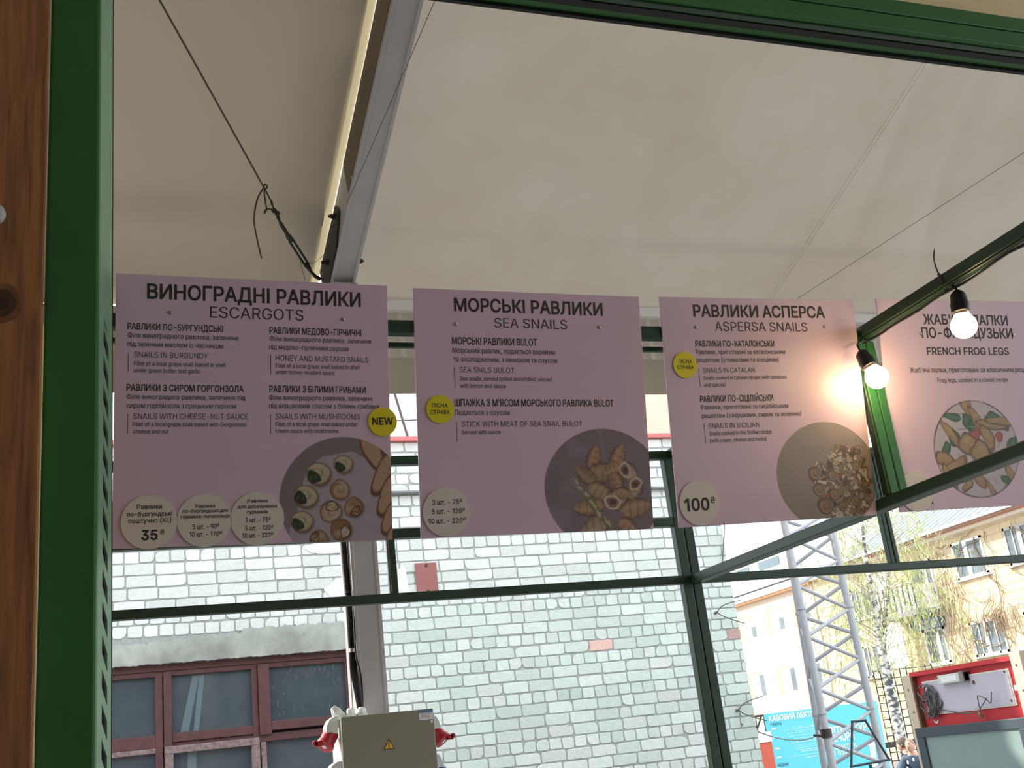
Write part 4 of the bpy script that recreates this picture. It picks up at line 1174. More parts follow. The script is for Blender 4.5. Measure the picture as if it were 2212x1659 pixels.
# ------------------------------------------------------------------ menu signs
SIGN_FRAMES = {
    1: ((0.0198, 2.33, 1.0942), (0.9999, 0.0, -0.0119), (-0.0117, 0.1863, -0.9824), 599, 591),
    2: ((0.6812, 2.33, 1.0834), (1.0, 0.0, -0.0046), (-0.0045, 0.1873, -0.9823), 593, 587),
    3: ((1.3323, 2.33, 1.0827), (0.9998, 0.0, 0.0175), (0.0172, 0.1868, -0.9822), 598, 589),
    4: ((2.0077, 2.33, 1.0999), (0.9999, 0.0, 0.0134), (0.0132, 0.1861, -0.9825), 598, 591)}
SIGN_TEXT = {
 1:[
  ("B","ВИНОГРАДНІ РАВЛИКИ",65,535,53,32.7),  ("R","ESCARGOTS",197,403,91,25.0),  ("C","РАВЛИКИ ПО-БУРГУНДСЬКІ",25,225,123,13.9),  ("L","Філе виноградного равлика, запечене",25,259,141,10.8),  ("L","під зеленим маслом із часником",25,225,160,10.8),  ("E","SNAILS IN BURGUNDY",39,193,184,12.2),  ("S","Fillet of a local grape snail baked in shell",39,230,202,9.2),  ("S","under green butter and garlic",39,176,217,9.1),  ("C","РАВЛИКИ З СИРОМ ГОРГОНЗОЛА",25,269,257,14.1),  ("L","Філе виноградого равлика, запечене під",25,273,275,10.6),  ("L","сиром горгонзола з грецьким горіхом",25,253,294,10.6),  ("E","SNAILS WITH CHEESE-NUT SAUCE",39,279,318,12.1),  ("S","Fillet of a local grape snail baked with Gorgonzola",38,274,334,9.1),  ("S","cheese and nut",39,111,349,8.9),  ("C","РАВЛИКИ МЕДОВО-ГІРЧИЧНІ",327,535,123,14.9),  ("L","Філе виноградного равлика, запечене",327,559,140,11.3),  ("L","під медово-гірчичним соусом",326,505,159,11.2),  ("E","HONEY AND MUSTARD SNAILS",340,551,185,12.8),  ("S","Fillet of a local grape snail baked in shell",340,530,201,9.6),  ("S","under honey-mustard sauce",340,472,215,9.5),  ("C","РАВЛИКИ З БІЛИМИ ГРИБАМИ",326,543,256,14.7),  ("L","Філе виноградного равлика, запечене",325,558,274,11.1),  ("L","під вершковим соусом з білими грибами",325,574,292,11.1),  ("E","SNAILS WITH MUSHROOMS",339,529,317,12.6),  ("S","Fillet of a local grape snail baked under",339,523,333,9.4),  ("S","cream sauce with mushrooms",339,479,348,9.4),  ("N","NEW",557,605,329,16.0),  ("P1","Равлики",49,99,510,9.5),  ("P1","по-бургундські",29,120,525,9.5),  ("P1","поштучно (XL)",32,118,539,9.5),  ("P1","35",59,90,575,20.3),  ("P1","₴",96,104,564,10.2),  ("P2","Равлики",167,208,510,7.4),  ("P2","по-бургундські для",141,235,520,7.4),  ("P2","гурманів-початківців",138,239,532,7.4),  ("P2","5 шт. - 90₴",162,217,555,10.0),  ("P2","10 шт. - 170₴",156,223,571,9.9),  ("P3","Равлики",277,320,501,7.5),  ("P3","для досвідчених",256,341,513,7.5),  ("P3","гурманів",276,320,525,7.5),  ("P3","3 шт. - 75₴",272,326,544,10.1),  ("P3","5 шт. - 120₴",272,332,561,10.1),  ("P3","10 шт. - 220₴",266,332,577,10.1),],
 2:[
  ("B","МОРСЬКІ РАВЛИКИ",101,488,52,31.7),  ("R","SEA SNAILS",200,390,90,23.5),  ("C","МОРСЬКІ РАВЛИКИ BULOT",92,308,133,16.7),  ("L","Морський равлик, подається вареним",92,354,154,12.7),  ("L","та охолодженим, з лимоном та соусом",93,359,175,12.7),  ("E","SEA SNILS BULOT",107,246,201,13.0),  ("S","Sea snails, served boiled and chilled, served",107,342,221,10.3),  ("S","with lemon and sauce",107,222,238,10.2),  ("C","ШПАЖКА З М'ЯСОМ МОРСЬКОГО РАВЛИКА BULOT",92,504,282,16.6),  ("L","Подається з соусом",92,229,303,12.4),  ("E","STICK WITH MEAT OF SEA SNAIL BULOT",108,416,331,12.9),  ("S","Served with sauce",107,204,349,10.0),  ("N","ПІСНА",36,74,285,9.2),  ("N","СТРАВА",31,79,301,9.2),  ("P1","3 шт. - 75₴",28,100,512,11.2),  ("P1","5 шт. - 120₴",27,106,533,11.2),  ("P1","10 шт. - 220₴",18,108,555,11.1),],
 3:[
  ("B","РАВЛИКИ АСПЕРСА",96,499,51,31.1),  ("R","ASPERSA SNAILS",155,439,89,24.4),  ("C","РАВЛИКИ ПО-КАТАЛОНСЬКИ",93,330,130,15.2),  ("L","Равлики, приготовані за каталонським",92,361,150,12.0),  ("L","рецептом (з томатами та спеціями)",92,339,171,12.0),  ("E","SNAILS IN CATALAN",108,262,199,13.1),  ("S","Snails cooked in Catalan recipe (with tomatoes",108,358,217,9.6),  ("S","and spices)",107,170,235,9.4),  ("C","РАВЛИКИ ПО-СІЦІЛІЙСЬКИ",92,310,275,16.6),  ("L","Равлики, приготовані за сицілійським",93,354,294,11.8),  ("L","рецептом (з вершками, сиром та зеленню)",93,392,316,11.8),  ("E","SNAILS IN SICILIAN",109,259,343,12.9),  ("S","Snails cooked in the Sicilian recipe",110,295,361,10.1),  ("S","(with cream, cheese and herbs)",110,278,379,10.1),  ("N","ПІСНА",38,76,174,9.4),  ("N","СТРАВА",32,80,189,9.4),  ("P1","100",20,88,549,30.0),  ("P1","₴",94,106,533,15.9),],
 4:[
  ("C","ЖАБ'ЯЧІ ЛАПКИ",155,456,71,28.6),  ("C","ПО-ФРАНЦУЗЬКИ",143,468,110,29.6),  ("C","FRENCH FROG LEGS",154,446,159,21.5),  ("L","Жаб'ячі лапки, приготовані за класичним рецептом",87,546,209,14.7),  ("S","Frog legs, cooked in a classic recipe",179,431,237,12.4),],
}
BARS = {1: [(27, 174, 217), (27, 307, 350), (328, 172, 216), (327, 306, 350)], 2: [(94, 190, 239), (94, 319, 367)], 3: [(95, 188, 235), (96, 331, 381)], 4: []}
TAGS = {1: [('NEW', 581, 322, 33.4), ('P1', 73.5, 537.6, 57), ('P2', 186.3, 536.8, 56.8), ('P3', 298, 536, 57.6)], 2: [('N', 55.3, 290, 33.3), ('P1', 62.3, 529.1, 57)], 3: [('N', 56.1, 178.6, 33.8), ('P1', 62.6, 530.3, 57)], 4: [('P1', 61.9, 536.9, 56)]}
SCREWS = {1: [(112.8, 82.4), (493, 84.3)], 2: [(102.2, 84), (477.1, 82.4)], 3: [(99.5, 79.2), (494.7, 76.7)], 4: [(138.7, 99), (472, 99.5), (114.6, 568.5)]}
BOLD = {'B': 17, 'C': 13, 'N': 12, 'P1': 12, 'P2': 11, 'P3': 11, 'R': 0, 'L': 4, 'E': -2, 'S': 5}
SIGN_LABEL = {1: 'lilac menu sign for ESCARGOTS next to the green post',
              2: 'lilac menu sign for SEA SNAILS with brown pointed shells',
              3: 'lilac menu sign for ASPERSA SNAILS lit by the warm bulb',
              4: 'lilac menu sign for FRENCH FROG LEGS behind the green side rails'}
PICS = {1: pic_burgundy, 2: pic_sea, 3: pic_aspersa, 4: pic_frog}
PIC_LABEL = {1: 'printed plate of snails and bread', 2: 'printed plate of pointed sea snail shells', 3: 'printed plate of snails in sauce', 4: 'printed plate of frog legs and salad'}
TAG_LABEL = {(1, 'NEW'): 'round yellow NEW sticker', (1, 'P1'): 'round cream price tag reading 35', (1, 'P2'): 'round cream price tag reading 90 and 170', (1, 'P3'): 'round cream price tag reading 75, 120 and 220'}
for i in (1, 2, 3, 4):
    TL, u_, v_, W_, H_ = SIGN_FRAMES[i]
    u_, up_ = Vector(u_).normalized(), -Vector(v_).normalized()
    n_ = u_.cross(up_).normalized()
    up_ = n_.cross(u_)
    M = Matrix(((u_.x, up_.x, n_.x, TL[0]), (u_.y, up_.y, n_.y, TL[1]), (u_.z, up_.z, n_.z, TL[2] + EYE), (0, 0, 0, 1)))
    t = thing('menu_sign', SIGN_LABEL[i], 'menu sign', matrix=M, group='hanging menu signs')
    b = MB()
    b.box(0, W_ / 1000, -H_ / 1000, 0, -0.005, 0)
    b.build('board', PINK, t, bevel=0.0008, local=True)
    for k, s_, a0, a1, vb, cap in SIGN_TEXT[i]:
        if k in 'BCRLES':
            nm, mt = {'B': ('heading', INK), 'C': ('dish_name', INK), 'R': ('subtitle', INK2), 'L': ('description', INK2), 'E': ('translation', INK2), 'S': ('translation', INK2)}[k]
            b = MB()
            write(b, s_, a0, a1, -vb, cap, lambda p, q: (p / 1000, q / 1000, 0.0004), BOLD[k])
            b.build(nm, mt, t, local=True, fix=False)
    for x, y0, y1 in BARS[i]:
        b = MB()
        b.quad((x / 1000, -y0 / 1000, 0.0004), (x / 1000, -y1 / 1000, 0.0004), (x / 1000 + 0.0012, -y1 / 1000, 0.0004), (x / 1000 + 0.0012, -y0 / 1000, 0.0004))
        b.build('rule_line', INK2, t, local=True)
    P = PICS[i]()
    o = P.build(t, 0.0003)
    o['label'] = PIC_LABEL[i]
    for k, cu, cv, r in TAGS[i]:
        yel = k in ('N', 'NEW')
        b = MB()
        b.lathe([(0.001, r / 1000), (0.0030, r / 1000)], (cu / 1000, -cv / 1000, 0), (0, 0, 1), 64)
        tag = b.build('round_sticker' if yel else 'price_tag', YELLOW if yel else CARD, t, local=True)
        tag['label'] = TAG_LABEL.get((i, k), 'round yellow sticker' if yel else 'round cream price tag')
        b = MB()
        kk = 'N' if yel else k
        for q, s_, a0, a1, vb, cap in SIGN_TEXT[i]:
            if q == kk:
                if '₴' in s_ and len(s_) > 1:
                    s2 = s_[:-1]
                    wd = (a1 - a0) * 0.90
                    write(b, s2, a0, a0 + wd, -vb, cap, lambda p, q_: (p / 1000, q_ / 1000, 0.0034), BOLD[k] if k in BOLD else 12)
                    write(b, '₴', a0 + wd + 1.2, a1 + 0.5, -vb + cap * .45, cap * .62, lambda p, q_: (p / 1000, q_ / 1000, 0.0034), 0)
                else:
                    dd = 20 if (s_.isdigit() or s_ == 'NEW') else (0 if s_ == '₴' else (8 if yel else 12))
                    write(b, s_, a0, a1, -vb, cap, lambda p, q_: (p / 1000, q_ / 1000, 0.0034), dd)
        if b.f:
            b.build('lettering', INK, tag, local=True, fix=False)
    for cu, cv in SCREWS[i]:
        b = MB()
        b.lathe([(0, 0.0046), (0.0022, 0.0042), (0.003, 0.0025)], (cu / 1000, -cv / 1000, 0), (0, 0, 1), 12)
        b.lathe([(-0.028, 0.0018), (0, 0.0018)], (cu / 1000, -cv / 1000, 0), (0, 0, 1), 8)
        b.build('screw', CHROME, t, local=True)

# ------------------------------------------------------------------ bulbs on the side rail
GLOW = mat('lit_bulb_glass', (1.0, 0.72, 0.36), 0.3, emit=14.0)


def lamp(label, s0, bc, r):
    """socket top s0, bulb centre bc"""
    ax = (bc - s0).normalized()
    d = (bc - s0).length
    t = thing('light_bulb', label, 'light bulb', tuple(bc), 'warm bulbs on the green side rail')
    b = MB()
    L = d - r * 1.12
    b.lathe([(-0.006, r * .22), (0, r * .46), (L * .10, r * .58), (L * .5, r * .66), (L * .55, r * .72), (L * .95, r * .72), (L, r * .64)], s0, ax, 24)
    b.build('socket', BLACK, t, smooth=True)
    b = MB()
    b.lathe([(0, r * .60), (0.006, r * .60)], s0 + ax * (L - 0.001), ax, 24)
    b.build('thread_ring', CHROME, t, smooth=True)
    b = MB()
    pr_ = [(-r * 1.12, r * .50), (-r * 1.0, r * .52), (-r * .85, r * .62)]
    for k in range(1, 15):
        a = lerp(2.45, 0.0, k / 14)
        pr_.append((r * math.cos(a), max(0.0005, r * math.sin(a))))
    b.lathe(pr_, bc, ax, 28)
    b.build('bulb_glass', GLOW, t, smooth=True)
    return t


bp1 = atx(2082, 704, 1.962)
sp1 = atx(2068, 632, 1.962)
t1 = lamp('lit warm bulb in black socket hanging in front of the frog legs sign', sp1, bp1, 0.031)
b = MB()
b.tube(smooth_path([sp1 + Vector((0, 0, -.002)), sp1 + Vector((-0.002, 0, 0.012)), sp1 + Vector((-0.008, 0.008, 0.022)), Vector((1.955, sp1.y + 0.03, 0.981))], 4), 0.003, 7)
b.build('cord', BLACK, t1)
bp2 = at(1894, 815, 2.292)
sp2 = at(1860, 762, 2.312)
t2 = lamp('lit warm bulb in tilted black socket against the aspersa sign edge', sp2, bp2, 0.031)
b = MB()
b.tube(smooth_path([sp2, sp2 + Vector((-0.004, 0, 0.014)), sp2 + Vector((0.004, 0.01, 0.03)), Vector((1.952, 2.34, 0.980))], 4), 0.003, 7)
b.build('cord', BLACK, t2)
b = MB()
pth = []
for k in range(40):
    y = lerp(2.36, 0.8, k / 39)
    pth.append((1.958 + 0.004 * math.sin(k * 1.3), y, 0.9795 - 0.004 * abs(math.sin(k * .45))))
b.tube(pth, 0.0035, 7)
props(b.build('lighting_cable', BLACK), 'black cable running along the underside of the upper green side rail', 'cable')
b = MB()
b.tube(smooth_path([atx(2019, 537, 1.938), atx(2017, 556, 1.938), atx(2022, 578, 1.938), atx(2029, 594, 1.938), atx(2033, 606, 1.938), atx(2038, 618, 1.9385)], 5), 0.002, 6)
b.lathe([(-.004, .004), (.004, .004)], atx(2029, 594, 1.938), (0, .3, 1), 8)
props(b.build('wire_tie', THIN), 'loose wire end sticking up from the upper green side rail', 'wire')

# ------------------------------------------------------------------ white brick building
YW = 10.0
BRICK = mat('white_silicate_brick', (0.8, 0.8, 0.8), 0.85, alpha_col=True, noise=0.10, nscale=22, color2=(0.86, 0.88, 0.86), bump=0.5, bscale=45)
MORTAR = mat('grey_mortar', (0.43, 0.46, 0.45), 0.95, noise=0.25, nscale=30, bump=0.5, bscale=80)
CONC = mat('old_concrete', (0.47, 0.50, 0.46), 0.9, noise=0.5, nscale=3.0, bump=0.6, bscale=14)
REDPAINT = mat('flaking_red_paint', (0.115, 0.042, 0.044), 0.65, noise=0.35, nscale=12, bump=0.3, bscale=60)
PEEL = mat('peeled_pale_paint', (0.30, 0.24, 0.24), 0.8, noise=0.45, nscale=26, color2=(0.14, 0.07, 0.07), bump=0.5, bscale=50)
PANE = mat('dusty_dark_glass', (0.050, 0.068, 0.083), 0.10, spec=0.5, noise=0.35, nscale=2.4, color2=(0.085, 0.105, 0.12))
rnd = random.Random(11)
b = MB()
PITCH, CR, JT = 0.2515, 0.1055, 0.011
X0, X1, ZT, ZB = -1.2, 5.995, 3.02, -1.6
mort = MB()
WX1, WZ1 = 2.06, 1.115                                   # window opening: right edge, lintel underside
mort.box(WX1, X1 - 0.006, YW + 0.006, YW + 0.35, ZB, ZT)
mort.box(X0, WX1, YW + 0.006, YW + 0.35, WZ1, ZT)
mort.box(X0, WX1, YW + 0.006, YW + 0.35, ZB, -1.0)
mort.box(X0, X1 - .006, YW + 1.2, YW + 18, ZB, ZT)
GREENS = ((3.0, 0.55, 0.45), (3.95, 0.45, 0.22), (4.5, 0.65, 0.30), (4.6, 0.05, 0.30), (2.9, 1.25, 0.35), (4.2, 1.25, 0.5), (5.2, 1.1, .45), (5.75, 0.2, 0.5), (3.3, .05, .3))


def brick_colour(x, z):
    g = 0.0
    for gx, gz, gr in GREENS:
        g += 0.40 * math.exp(-((x - gx) ** 2 + (z - gz) ** 2) / (2 * gr * gr))
    g = min(0.9, g * rnd.uniform(0.3, 1.3)) + rnd.uniform(0, 0.12)
    if 5.6 < x: g += 0.3
    v = rnd.uniform(0.86, 1.05)
    w = (0.755 * v, 0.78 * v, 0.785 * v)
    gr_ = (0.58 * v, 0.69 * v, 0.63 * v)
    return tuple(lerp(a, c, min(1, g)) for a, c in zip(w, gr_))


def brick(xa, xb, za, zb, col, proud=0.0):
    h, w = zb - za, xb - xa
    q = []
    for (cx, cz, sx, sz) in ((xa, za, 1, 1), (xb, za, -1, 1), (xb, zb, -1, -1), (xa, zb, 1, -1)):
        r1, r2 = rnd.uniform(0.006, 0.024), rnd.uniform(0.006, 0.02)
        if rnd.random() < 0.08: r1, r2 = rnd.uniform(.02, .06), rnd.uniform(.02, .05)
        p = [(cx, cz + sz * r2), (cx + sx * r1 * .3, cz + sz * r2 * .3), (cx + sx * r1, cz)]
        if sx * sz < 0: p.reverse()
        q += p
    q = [(min(x, X1), z) for x, z in q]
    jig = [(x + rnd.uniform(-.0025, .0025), z + rnd.uniform(-.0025, .0025)) for x, z in q]
    n = len(jig)
    yf = YW - proud - rnd.uniform(0, 0.004)
    cx, cz = (xa + xb) / 2, (za + zb) / 2
    vs = [(x, YW + 0.012, z) for x, z in jig] + [(cx + (x - cx) * .985, yf + 0.002, cz + (z - cz) * .965) for x, z in jig] + [(cx + (x - cx) * .95, yf, cz + (z - cz) * .90) for x, z in jig]
    fs = [(i, (i + 1) % n, n + (i + 1) % n, n + i) for i in range(n)] + [(n + i, n + (i + 1) % n, 2 * n + (i + 1) % n, 2 * n + i) for i in range(n)] + [tuple(range(2 * n, 3 * n))]
    b.col = col
    b.add(vs, fs)


row, z = 0, 3.015
HEAD = {5, 9, 14, 15, 18, 20, 23, 27, 30, 34}
done_pink, done_red = False, False
while z - CR > ZB:
    za, zb = z - CR + JT, z
    header = row % 36 in HEAD
    p = PITCH / 2 if header else PITCH
    x = X0 + (0 if row % 2 else p / 2) + rnd.uniform(-.03, .03)
    while x < X1:
        w = p
        if rnd.random() < .05 and not header: w = p / 2
        xb = min(x + w - JT, X1)
        if X1 - xb < 0.05: xb = X1
        mx, mz = (x + xb) / 2, (za + zb) / 2
        skip = x < WX1 and za < (1.335 if mx > 1.2 else 1.29) and zb > -1.0
        if skip and x < WX1 and xb > WX1 + 0.06:
            x_, skip = WX1 + 0.012, False
        else:
            x_ = x
        if not skip and xb - x_ > 0.03:
            c = brick_colour(mx, mz)
            if not done_pink and 0.85 < mz < 0.965 and 4.38 < mx < 4.66:
                c, done_pink = (0.80, 0.53, 0.47), True
            if not done_red and 0.85 < mz < 0.965 and mx > 5.74:
                c, done_red = (0.52, 0.35, 0.32), True
            dz = rnd.uniform(-.003, .003)
            brick(x_, xb, za + dz, zb + dz, c)
        x += w
        if xb >= X1: break
    z -= CR
    row += 1
# side face of the wall corner
b.col = (0.66, 0.70, 0.66)
wall = struct(b.build('wall_back', BRICK, color=True))
struct(mort.build('wall_back', MORTAR))
# plaster smears on the bricks
PLAST = mat('pale_plaster', (0.74, 0.72, 0.77), 0.9, bump=0.4, bscale=30)
for cx, cz, rx, rz, m_ in ((1.90, 2.03, 0.17, 0.07, PLAST), (1.95, 1.64, 0.085, 0.075, PLAST), (2.56, 1.66, 0.07, 0.13, PLAST)):
    q = MB()
    pts = [(rx * math.cos(a) * (1 + .25 * math.sin(3 * a + cx * 9) + .12 * math.sin(7 * a)), rz * math.sin(a) * (1 + .2 * math.sin(2 * a + cz * 7))) for a in grid(0, 2 * PI, 28)[:-1]]
    q.prism(pts, (cx, YW - 0.006, cz), (1, 0, 0), (0, 0, 1), (0, 1, 0), 0, 0.012)
    struct(q.build('wall_back', m_))
# lintel
q = MB()
n = 120
xs = grid(X0, WX1 + 0.02, n)
vs, fs = [], []
for i, x in enumerate(xs):
    zt = 1.325 + (0.03 if x > 1.1 else -0.035 * math.exp(-((x - .25) / .5) ** 2)) + 0.008 * math.sin(i * 1.1) + .006 * math.sin(i * 2.9)
    zb_ = 1.112 + 0.003 * math.sin(i * 2.7) + .003 * math.sin(i * 7.1)
    vs += [(x, YW - 0.012 + .003 * math.sin(i), zt), (x, YW - 0.018 + .004 * math.sin(i * 1.4), lerp(zb_, zt, .35)), (x, YW - 0.010, zb_), (x, YW + 0.2, zb_), (x, YW + 0.1, zt)]
for i in range(n):
    for j in range(4):
        fs.append((i * 5 + j, i * 5 + j + 1, i * 5 + 5 + j + 1, i * 5 + 5 + j))
q.add(vs, fs)
struct(q.build('trim_2', CONC, smooth=True))
# parapet flashing and the storey above
q = MB()
q.box(X0, X1 + 0.03, YW - 0.05, YW + 0.4, 3.018, 3.062)
struct(q.build('trim_3', mat('pink_red_flashing', (0.62, 0.16, 0.17), 0.5), bevel=0.004))
q = MB()
q.box(2.45, 4.2, YW + 0.25, YW + 18, 3.06, 5.2)
q.box(2.30, 2.45, YW + 0.2, YW + 0.5, 3.06, 5.2)
struct(q.build('wall_upper', mat('whitewashed_wall', (0.90, 0.87, 0.87), 0.8, noise=0.06, nscale=20)))
q = MB()
q.box(4.2, X1, YW + 0.22, YW + 18, 3.11, 5.2)
struct(q.build('wall_upper', mat('salmon_panel', (0.88, 0.56, 0.46), 0.7)))
q = MB()
q.box(4.2, X1, YW + 0.18, YW + 0.3, 3.062, 3.125)
struct(q.build('trim_4', mat('salmon_ledge', (0.80, 0.40, 0.38), 0.7)))
q = MB()
q.tube([(2.38, YW + .15, 5.0), (2.78, YW + .15, 3.1)], 0.012, 6)
q.tube([(2.56, YW + .15, 3.28), (3.2, YW + .15, 3.30)], 0.006, 6)
props(q.build('aerial_cable', THIN), 'thin dark cable on the whitewashed wall above the red flashing', 'cable')
q = MB()
q.tube([(1.0, YW - .03, 2.53), (3.5, YW - .04, 2.50), (5.97, YW - .03, 2.47)], 0.02, 8)
props(q.build('wall_conduit', mat('grey_conduit', (0.16, 0.17, 0.18), 0.5)), 'dark horizontal conduit along the upper white brick wall', 'conduit')

# workshop window with flaking red frames
w = bpy.data.objects.new('window_1', None)
COL.objects.link(w)
w.location = (0.8, YW + .08, EYE)
ORIG['window_1'] = Vector((0.8, YW + .08, EYE))
w['kind'] = 'structure'
w['label'] = 'workshop window with flaking dark red wooden frames and dark panes'
YF0 = YW + 0.06


def bar(x0, x1, z0, z1, m=REDPAINT, y=0.0, name='frame_bar'):
    q = MB()
    q.box(x0, x1, YF0 - y, YF0 + 0.07, z0, z1)
    return q.build(name, m, w, bevel=0.005)


bar(X0, WX1, 1.055, 1.115, y=0.01)
bar(X0, WX1, 1.012, 1.055, y=0.0)
bar(0.395, 0.455, -1.0, 1.05, y=0.005)
bar(0.462, 0.528, -1.0, 1.05, y=0.015)
bar(1.185, 1.235, -1.0, 1.05, y=0.005)
bar(1.238, 1.335, 0.46, 1.05, y=0.03)
bar(1.995, WX1, -1.0, 1.05, y=0.005)
bar(X0, 0.395, 0.440, 0.545, y=0.005)
bar(0.528, 1.185, 0.475, 0.545, y=0.005)
bar(0.395, 1.2, 0.440, 0.473, y=-0.01)
bar(1.335, WX1, 0.49, 0.565, y=0.028)
bar(1.235, WX1, 0.405, 0.47, y=0.006)
bar(X0, 0.395, 0.40, 0.44, PEEL, y=0.008)
bar(0.47, 1.235, 0.385, 0.445, PEEL, y=0.02)
bar(0.47, 0.535, -1.0, 0.385, PEEL, y=0.02)
bar(1.165, 1.235, -1.0, 0.385, PEEL, y=0.02)
bar(1.245, 1.29, -1.0, 0.405, PEEL, y=0.012)
for x0, x1, z0, z1 in ((X0, 0.395, .545, 1.012), (.528, 1.185, .545, 1.012), (1.335, 1.995, .565, 1.012), (X0, .395, -1.0, .40), (.535, 1.165, -1.0, .385), (1.29, 1.995, -1.0, .405)):
    q = MB()
    q.box(x0, x1, YF0 + 0.03, YF0 + 0.036, z0, z1)
    q.build('pane', PANE, w)
q = MB()
q.box(X0, WX1, YF0 + .06, YF0 + .075, -1.0, 1.115)
q.build('dark_backing', mat('dark_workshop', (0.03, 0.022, 0.022), 0.9), w)
DUST = mat('pane_dust', (0.20, 0.25, 0.29), 0.9)
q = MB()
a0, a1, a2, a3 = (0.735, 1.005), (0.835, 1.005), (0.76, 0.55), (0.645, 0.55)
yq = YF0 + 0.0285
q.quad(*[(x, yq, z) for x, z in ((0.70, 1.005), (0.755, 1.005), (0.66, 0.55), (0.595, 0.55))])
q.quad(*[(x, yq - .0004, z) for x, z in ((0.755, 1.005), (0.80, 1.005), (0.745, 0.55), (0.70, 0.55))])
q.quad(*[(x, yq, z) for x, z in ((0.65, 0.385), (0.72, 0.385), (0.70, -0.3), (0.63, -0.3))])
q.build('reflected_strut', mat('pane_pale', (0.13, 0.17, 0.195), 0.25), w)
q = MB()
rr = random.Random(4)
for i in range(60):
    x, z = rr.uniform(1.35, 1.97), rr.uniform(0.58, 1.0)
    if 1.5 < x < 1.9 and .66 < z < .88: continue
    l, a, wd = rr.uniform(.01, .07), rr.uniform(1.0, 2.2), rr.uniform(.001, .004)
    dx, dz = math.cos(a) * l, math.sin(a) * l
    q.quad((x, yq, z), (x + wd, yq, z), (x + dx + wd, yq, z + dz), (x + dx, yq, z + dz))
q.build('scratches', DUST, w, fix=False)

# things on the brick wall
RUST = mat('red_oxide_plate', (0.32, 0.11, 0.105), 0.6, noise=0.35, nscale=7, color2=(0.28, 0.10, 0.10))
t = thing('red_plate', 'faded red rectangular plate bolted to the white bricks', 'plate', (2.80, YW - .02, 1.57))
q = MB()
q.box(2.695, 2.898, YW - 0.02, YW - 0.008, 1.555, 1.84)
q.build('plate', RUST, t, bevel=0.002)
for zz in (1.815, 1.578):
    q = MB()
    q.lathe([(0, .012), (.008, .012), (.01, .006)], (2.80, YW - .02, zz), (0, -1, 0), 8)
    q.build('bolt', STEEL, t)
for lab, hx, hz in (('upper wire hook on the white brick corner with two thin lines', 5.745, 1.185), ('lower wire hook on the white brick corner with two thin lines', 5.80, 0.235)):
    q = MB()
    p = Vector((hx, YW - 0.005, hz))
    q.lathe([(0, .014), (.05, .012)], p + Vector((0, .01, 0)), (0, -1, 0), 8)
    q.tube(smooth_path([p + Vector((0, -.04, 0)), p + Vector((.05, -.05, .05)), p + Vector((.16, -.05, .085)), p + Vector((.30, -.02, .105))], 5), 0.005, 6)
    q.tube(smooth_path([p + Vector((0, -.04, 0)), p + Vector((.05, -.05, -.04)), p + Vector((.16, -.05, -.085)), p + Vector((.30, -.02, -.125))], 5), 0.005, 6)
    props(q.build('wire_hook', THIN), lab, 'hook', 'wire hooks on the brick corner')

# conduit on the tent post
t = thing('cable_conduit', 'black corrugated conduit running down the white tent post into the cabinet', 'conduit', (1.1, 5.45, .3))
Yc = 5.47
pth = smooth_path([at(733, 1080, Yc), at(740, 1150, Yc), at(746, 1230, Yc), at(754, 1310, Yc), at(759, 1370, Yc - .01), at(762, 1410, Yc - .02), at(764, 1450, Yc - .05), at(772, 1493, Yc - .10), at(780, 1535, Yc - .18)], 60)
q = MB()
q.tube(pth, [0.0165 if i % 2 else 0.0140 for i in range(len(pth))], 12)
q.build('corrugated_tube', BLACK, t)
q = MB()
pc = at(761.5, 1405, Yc - .02)
q.lathe([(-.010, .0185), (.010, .0185)], pc, (0.05, 0, 1), 16)
q.box(pc.x - .002, pc.x + .03, pc.y - .006, pc.y + .02, pc.z - .008, pc.z + .008)
q.build('clamp', CHROME, t)
q = MB()
q.tube(smooth_path([at(754, 1172, 5.42), at(762, 1280, 5.41), at(768, 1405, 5.40), at(774, 1436, 5.393), at(780, 1460, 5.392), at(783, 1500, 5.391), at(784, 1540, 5.391)], 6), 0.004, 6)
props(q.build('thin_cable', BLACK), 'thin black cable beside the corrugated conduit on the tent post', 'cable')

# ------------------------------------------------------------------ power cabinet
CAB_SHADED = mat('beige_shaded_front', (0.25, 0.23, 0.18), 0.5, noise=0.05, nscale=9)  # door tone darkened for shade on the front; the side stays pale
CAB2 = mat('pale_grey_enclosure', (0.66, 0.70, 0.68), 0.5)
REDP = mat('red_socket_plastic', (0.42, 0.018, 0.032), 0.35)
BLUEP = mat('blue_socket_plastic', (0.03, 0.06, 0.30), 0.35)
WHITE = mat('white_label', (0.80, 0.80, 0.82), 0.5)
t = thing('power_cabinet', 'beige electrical cabinet with red sockets mounted on the white tent post', 'electrical cabinet', (1.19, 5.2, -.3))
CT = 0.275
q = MB()
q.box(0.99, 1.396, 5.125, 5.392, -0.30, CT - .004)
q.build('housing', CAB2, t, bevel=0.006)
q = MB()
q.box(0.980, 1.403, 5.095, 5.115, -0.30, CT)
q.build('door', CAB_SHADED, t, bevel=0.004)
q = MB()
q.box(0.986, 1.398, 5.114, 5.126, -0.295, CT - .006)
q.build('door_gasket', RUBBER, t)
q = MB()
for zz in (0.21, 0.0, -.2):
    q.lathe([(-.022, .009), (.022, .009)], (0.978, 5.122, zz), (0, 0, 1), 10)
q.build('hinge', CAB2, t)
cc = at(840, 1608, 5.0948)
tri = [(-.0255, -.021), (.0255, -.021), (0, .025)]
q = MB()
q.prism(tri, (cc.x, cc.y, cc.z), (1, 0, 0), (0, 0, 1), (0, 1, 0), -.0008, 0.001)
wt = q.build('warning_triangle', BLACK, t)
q = MB()
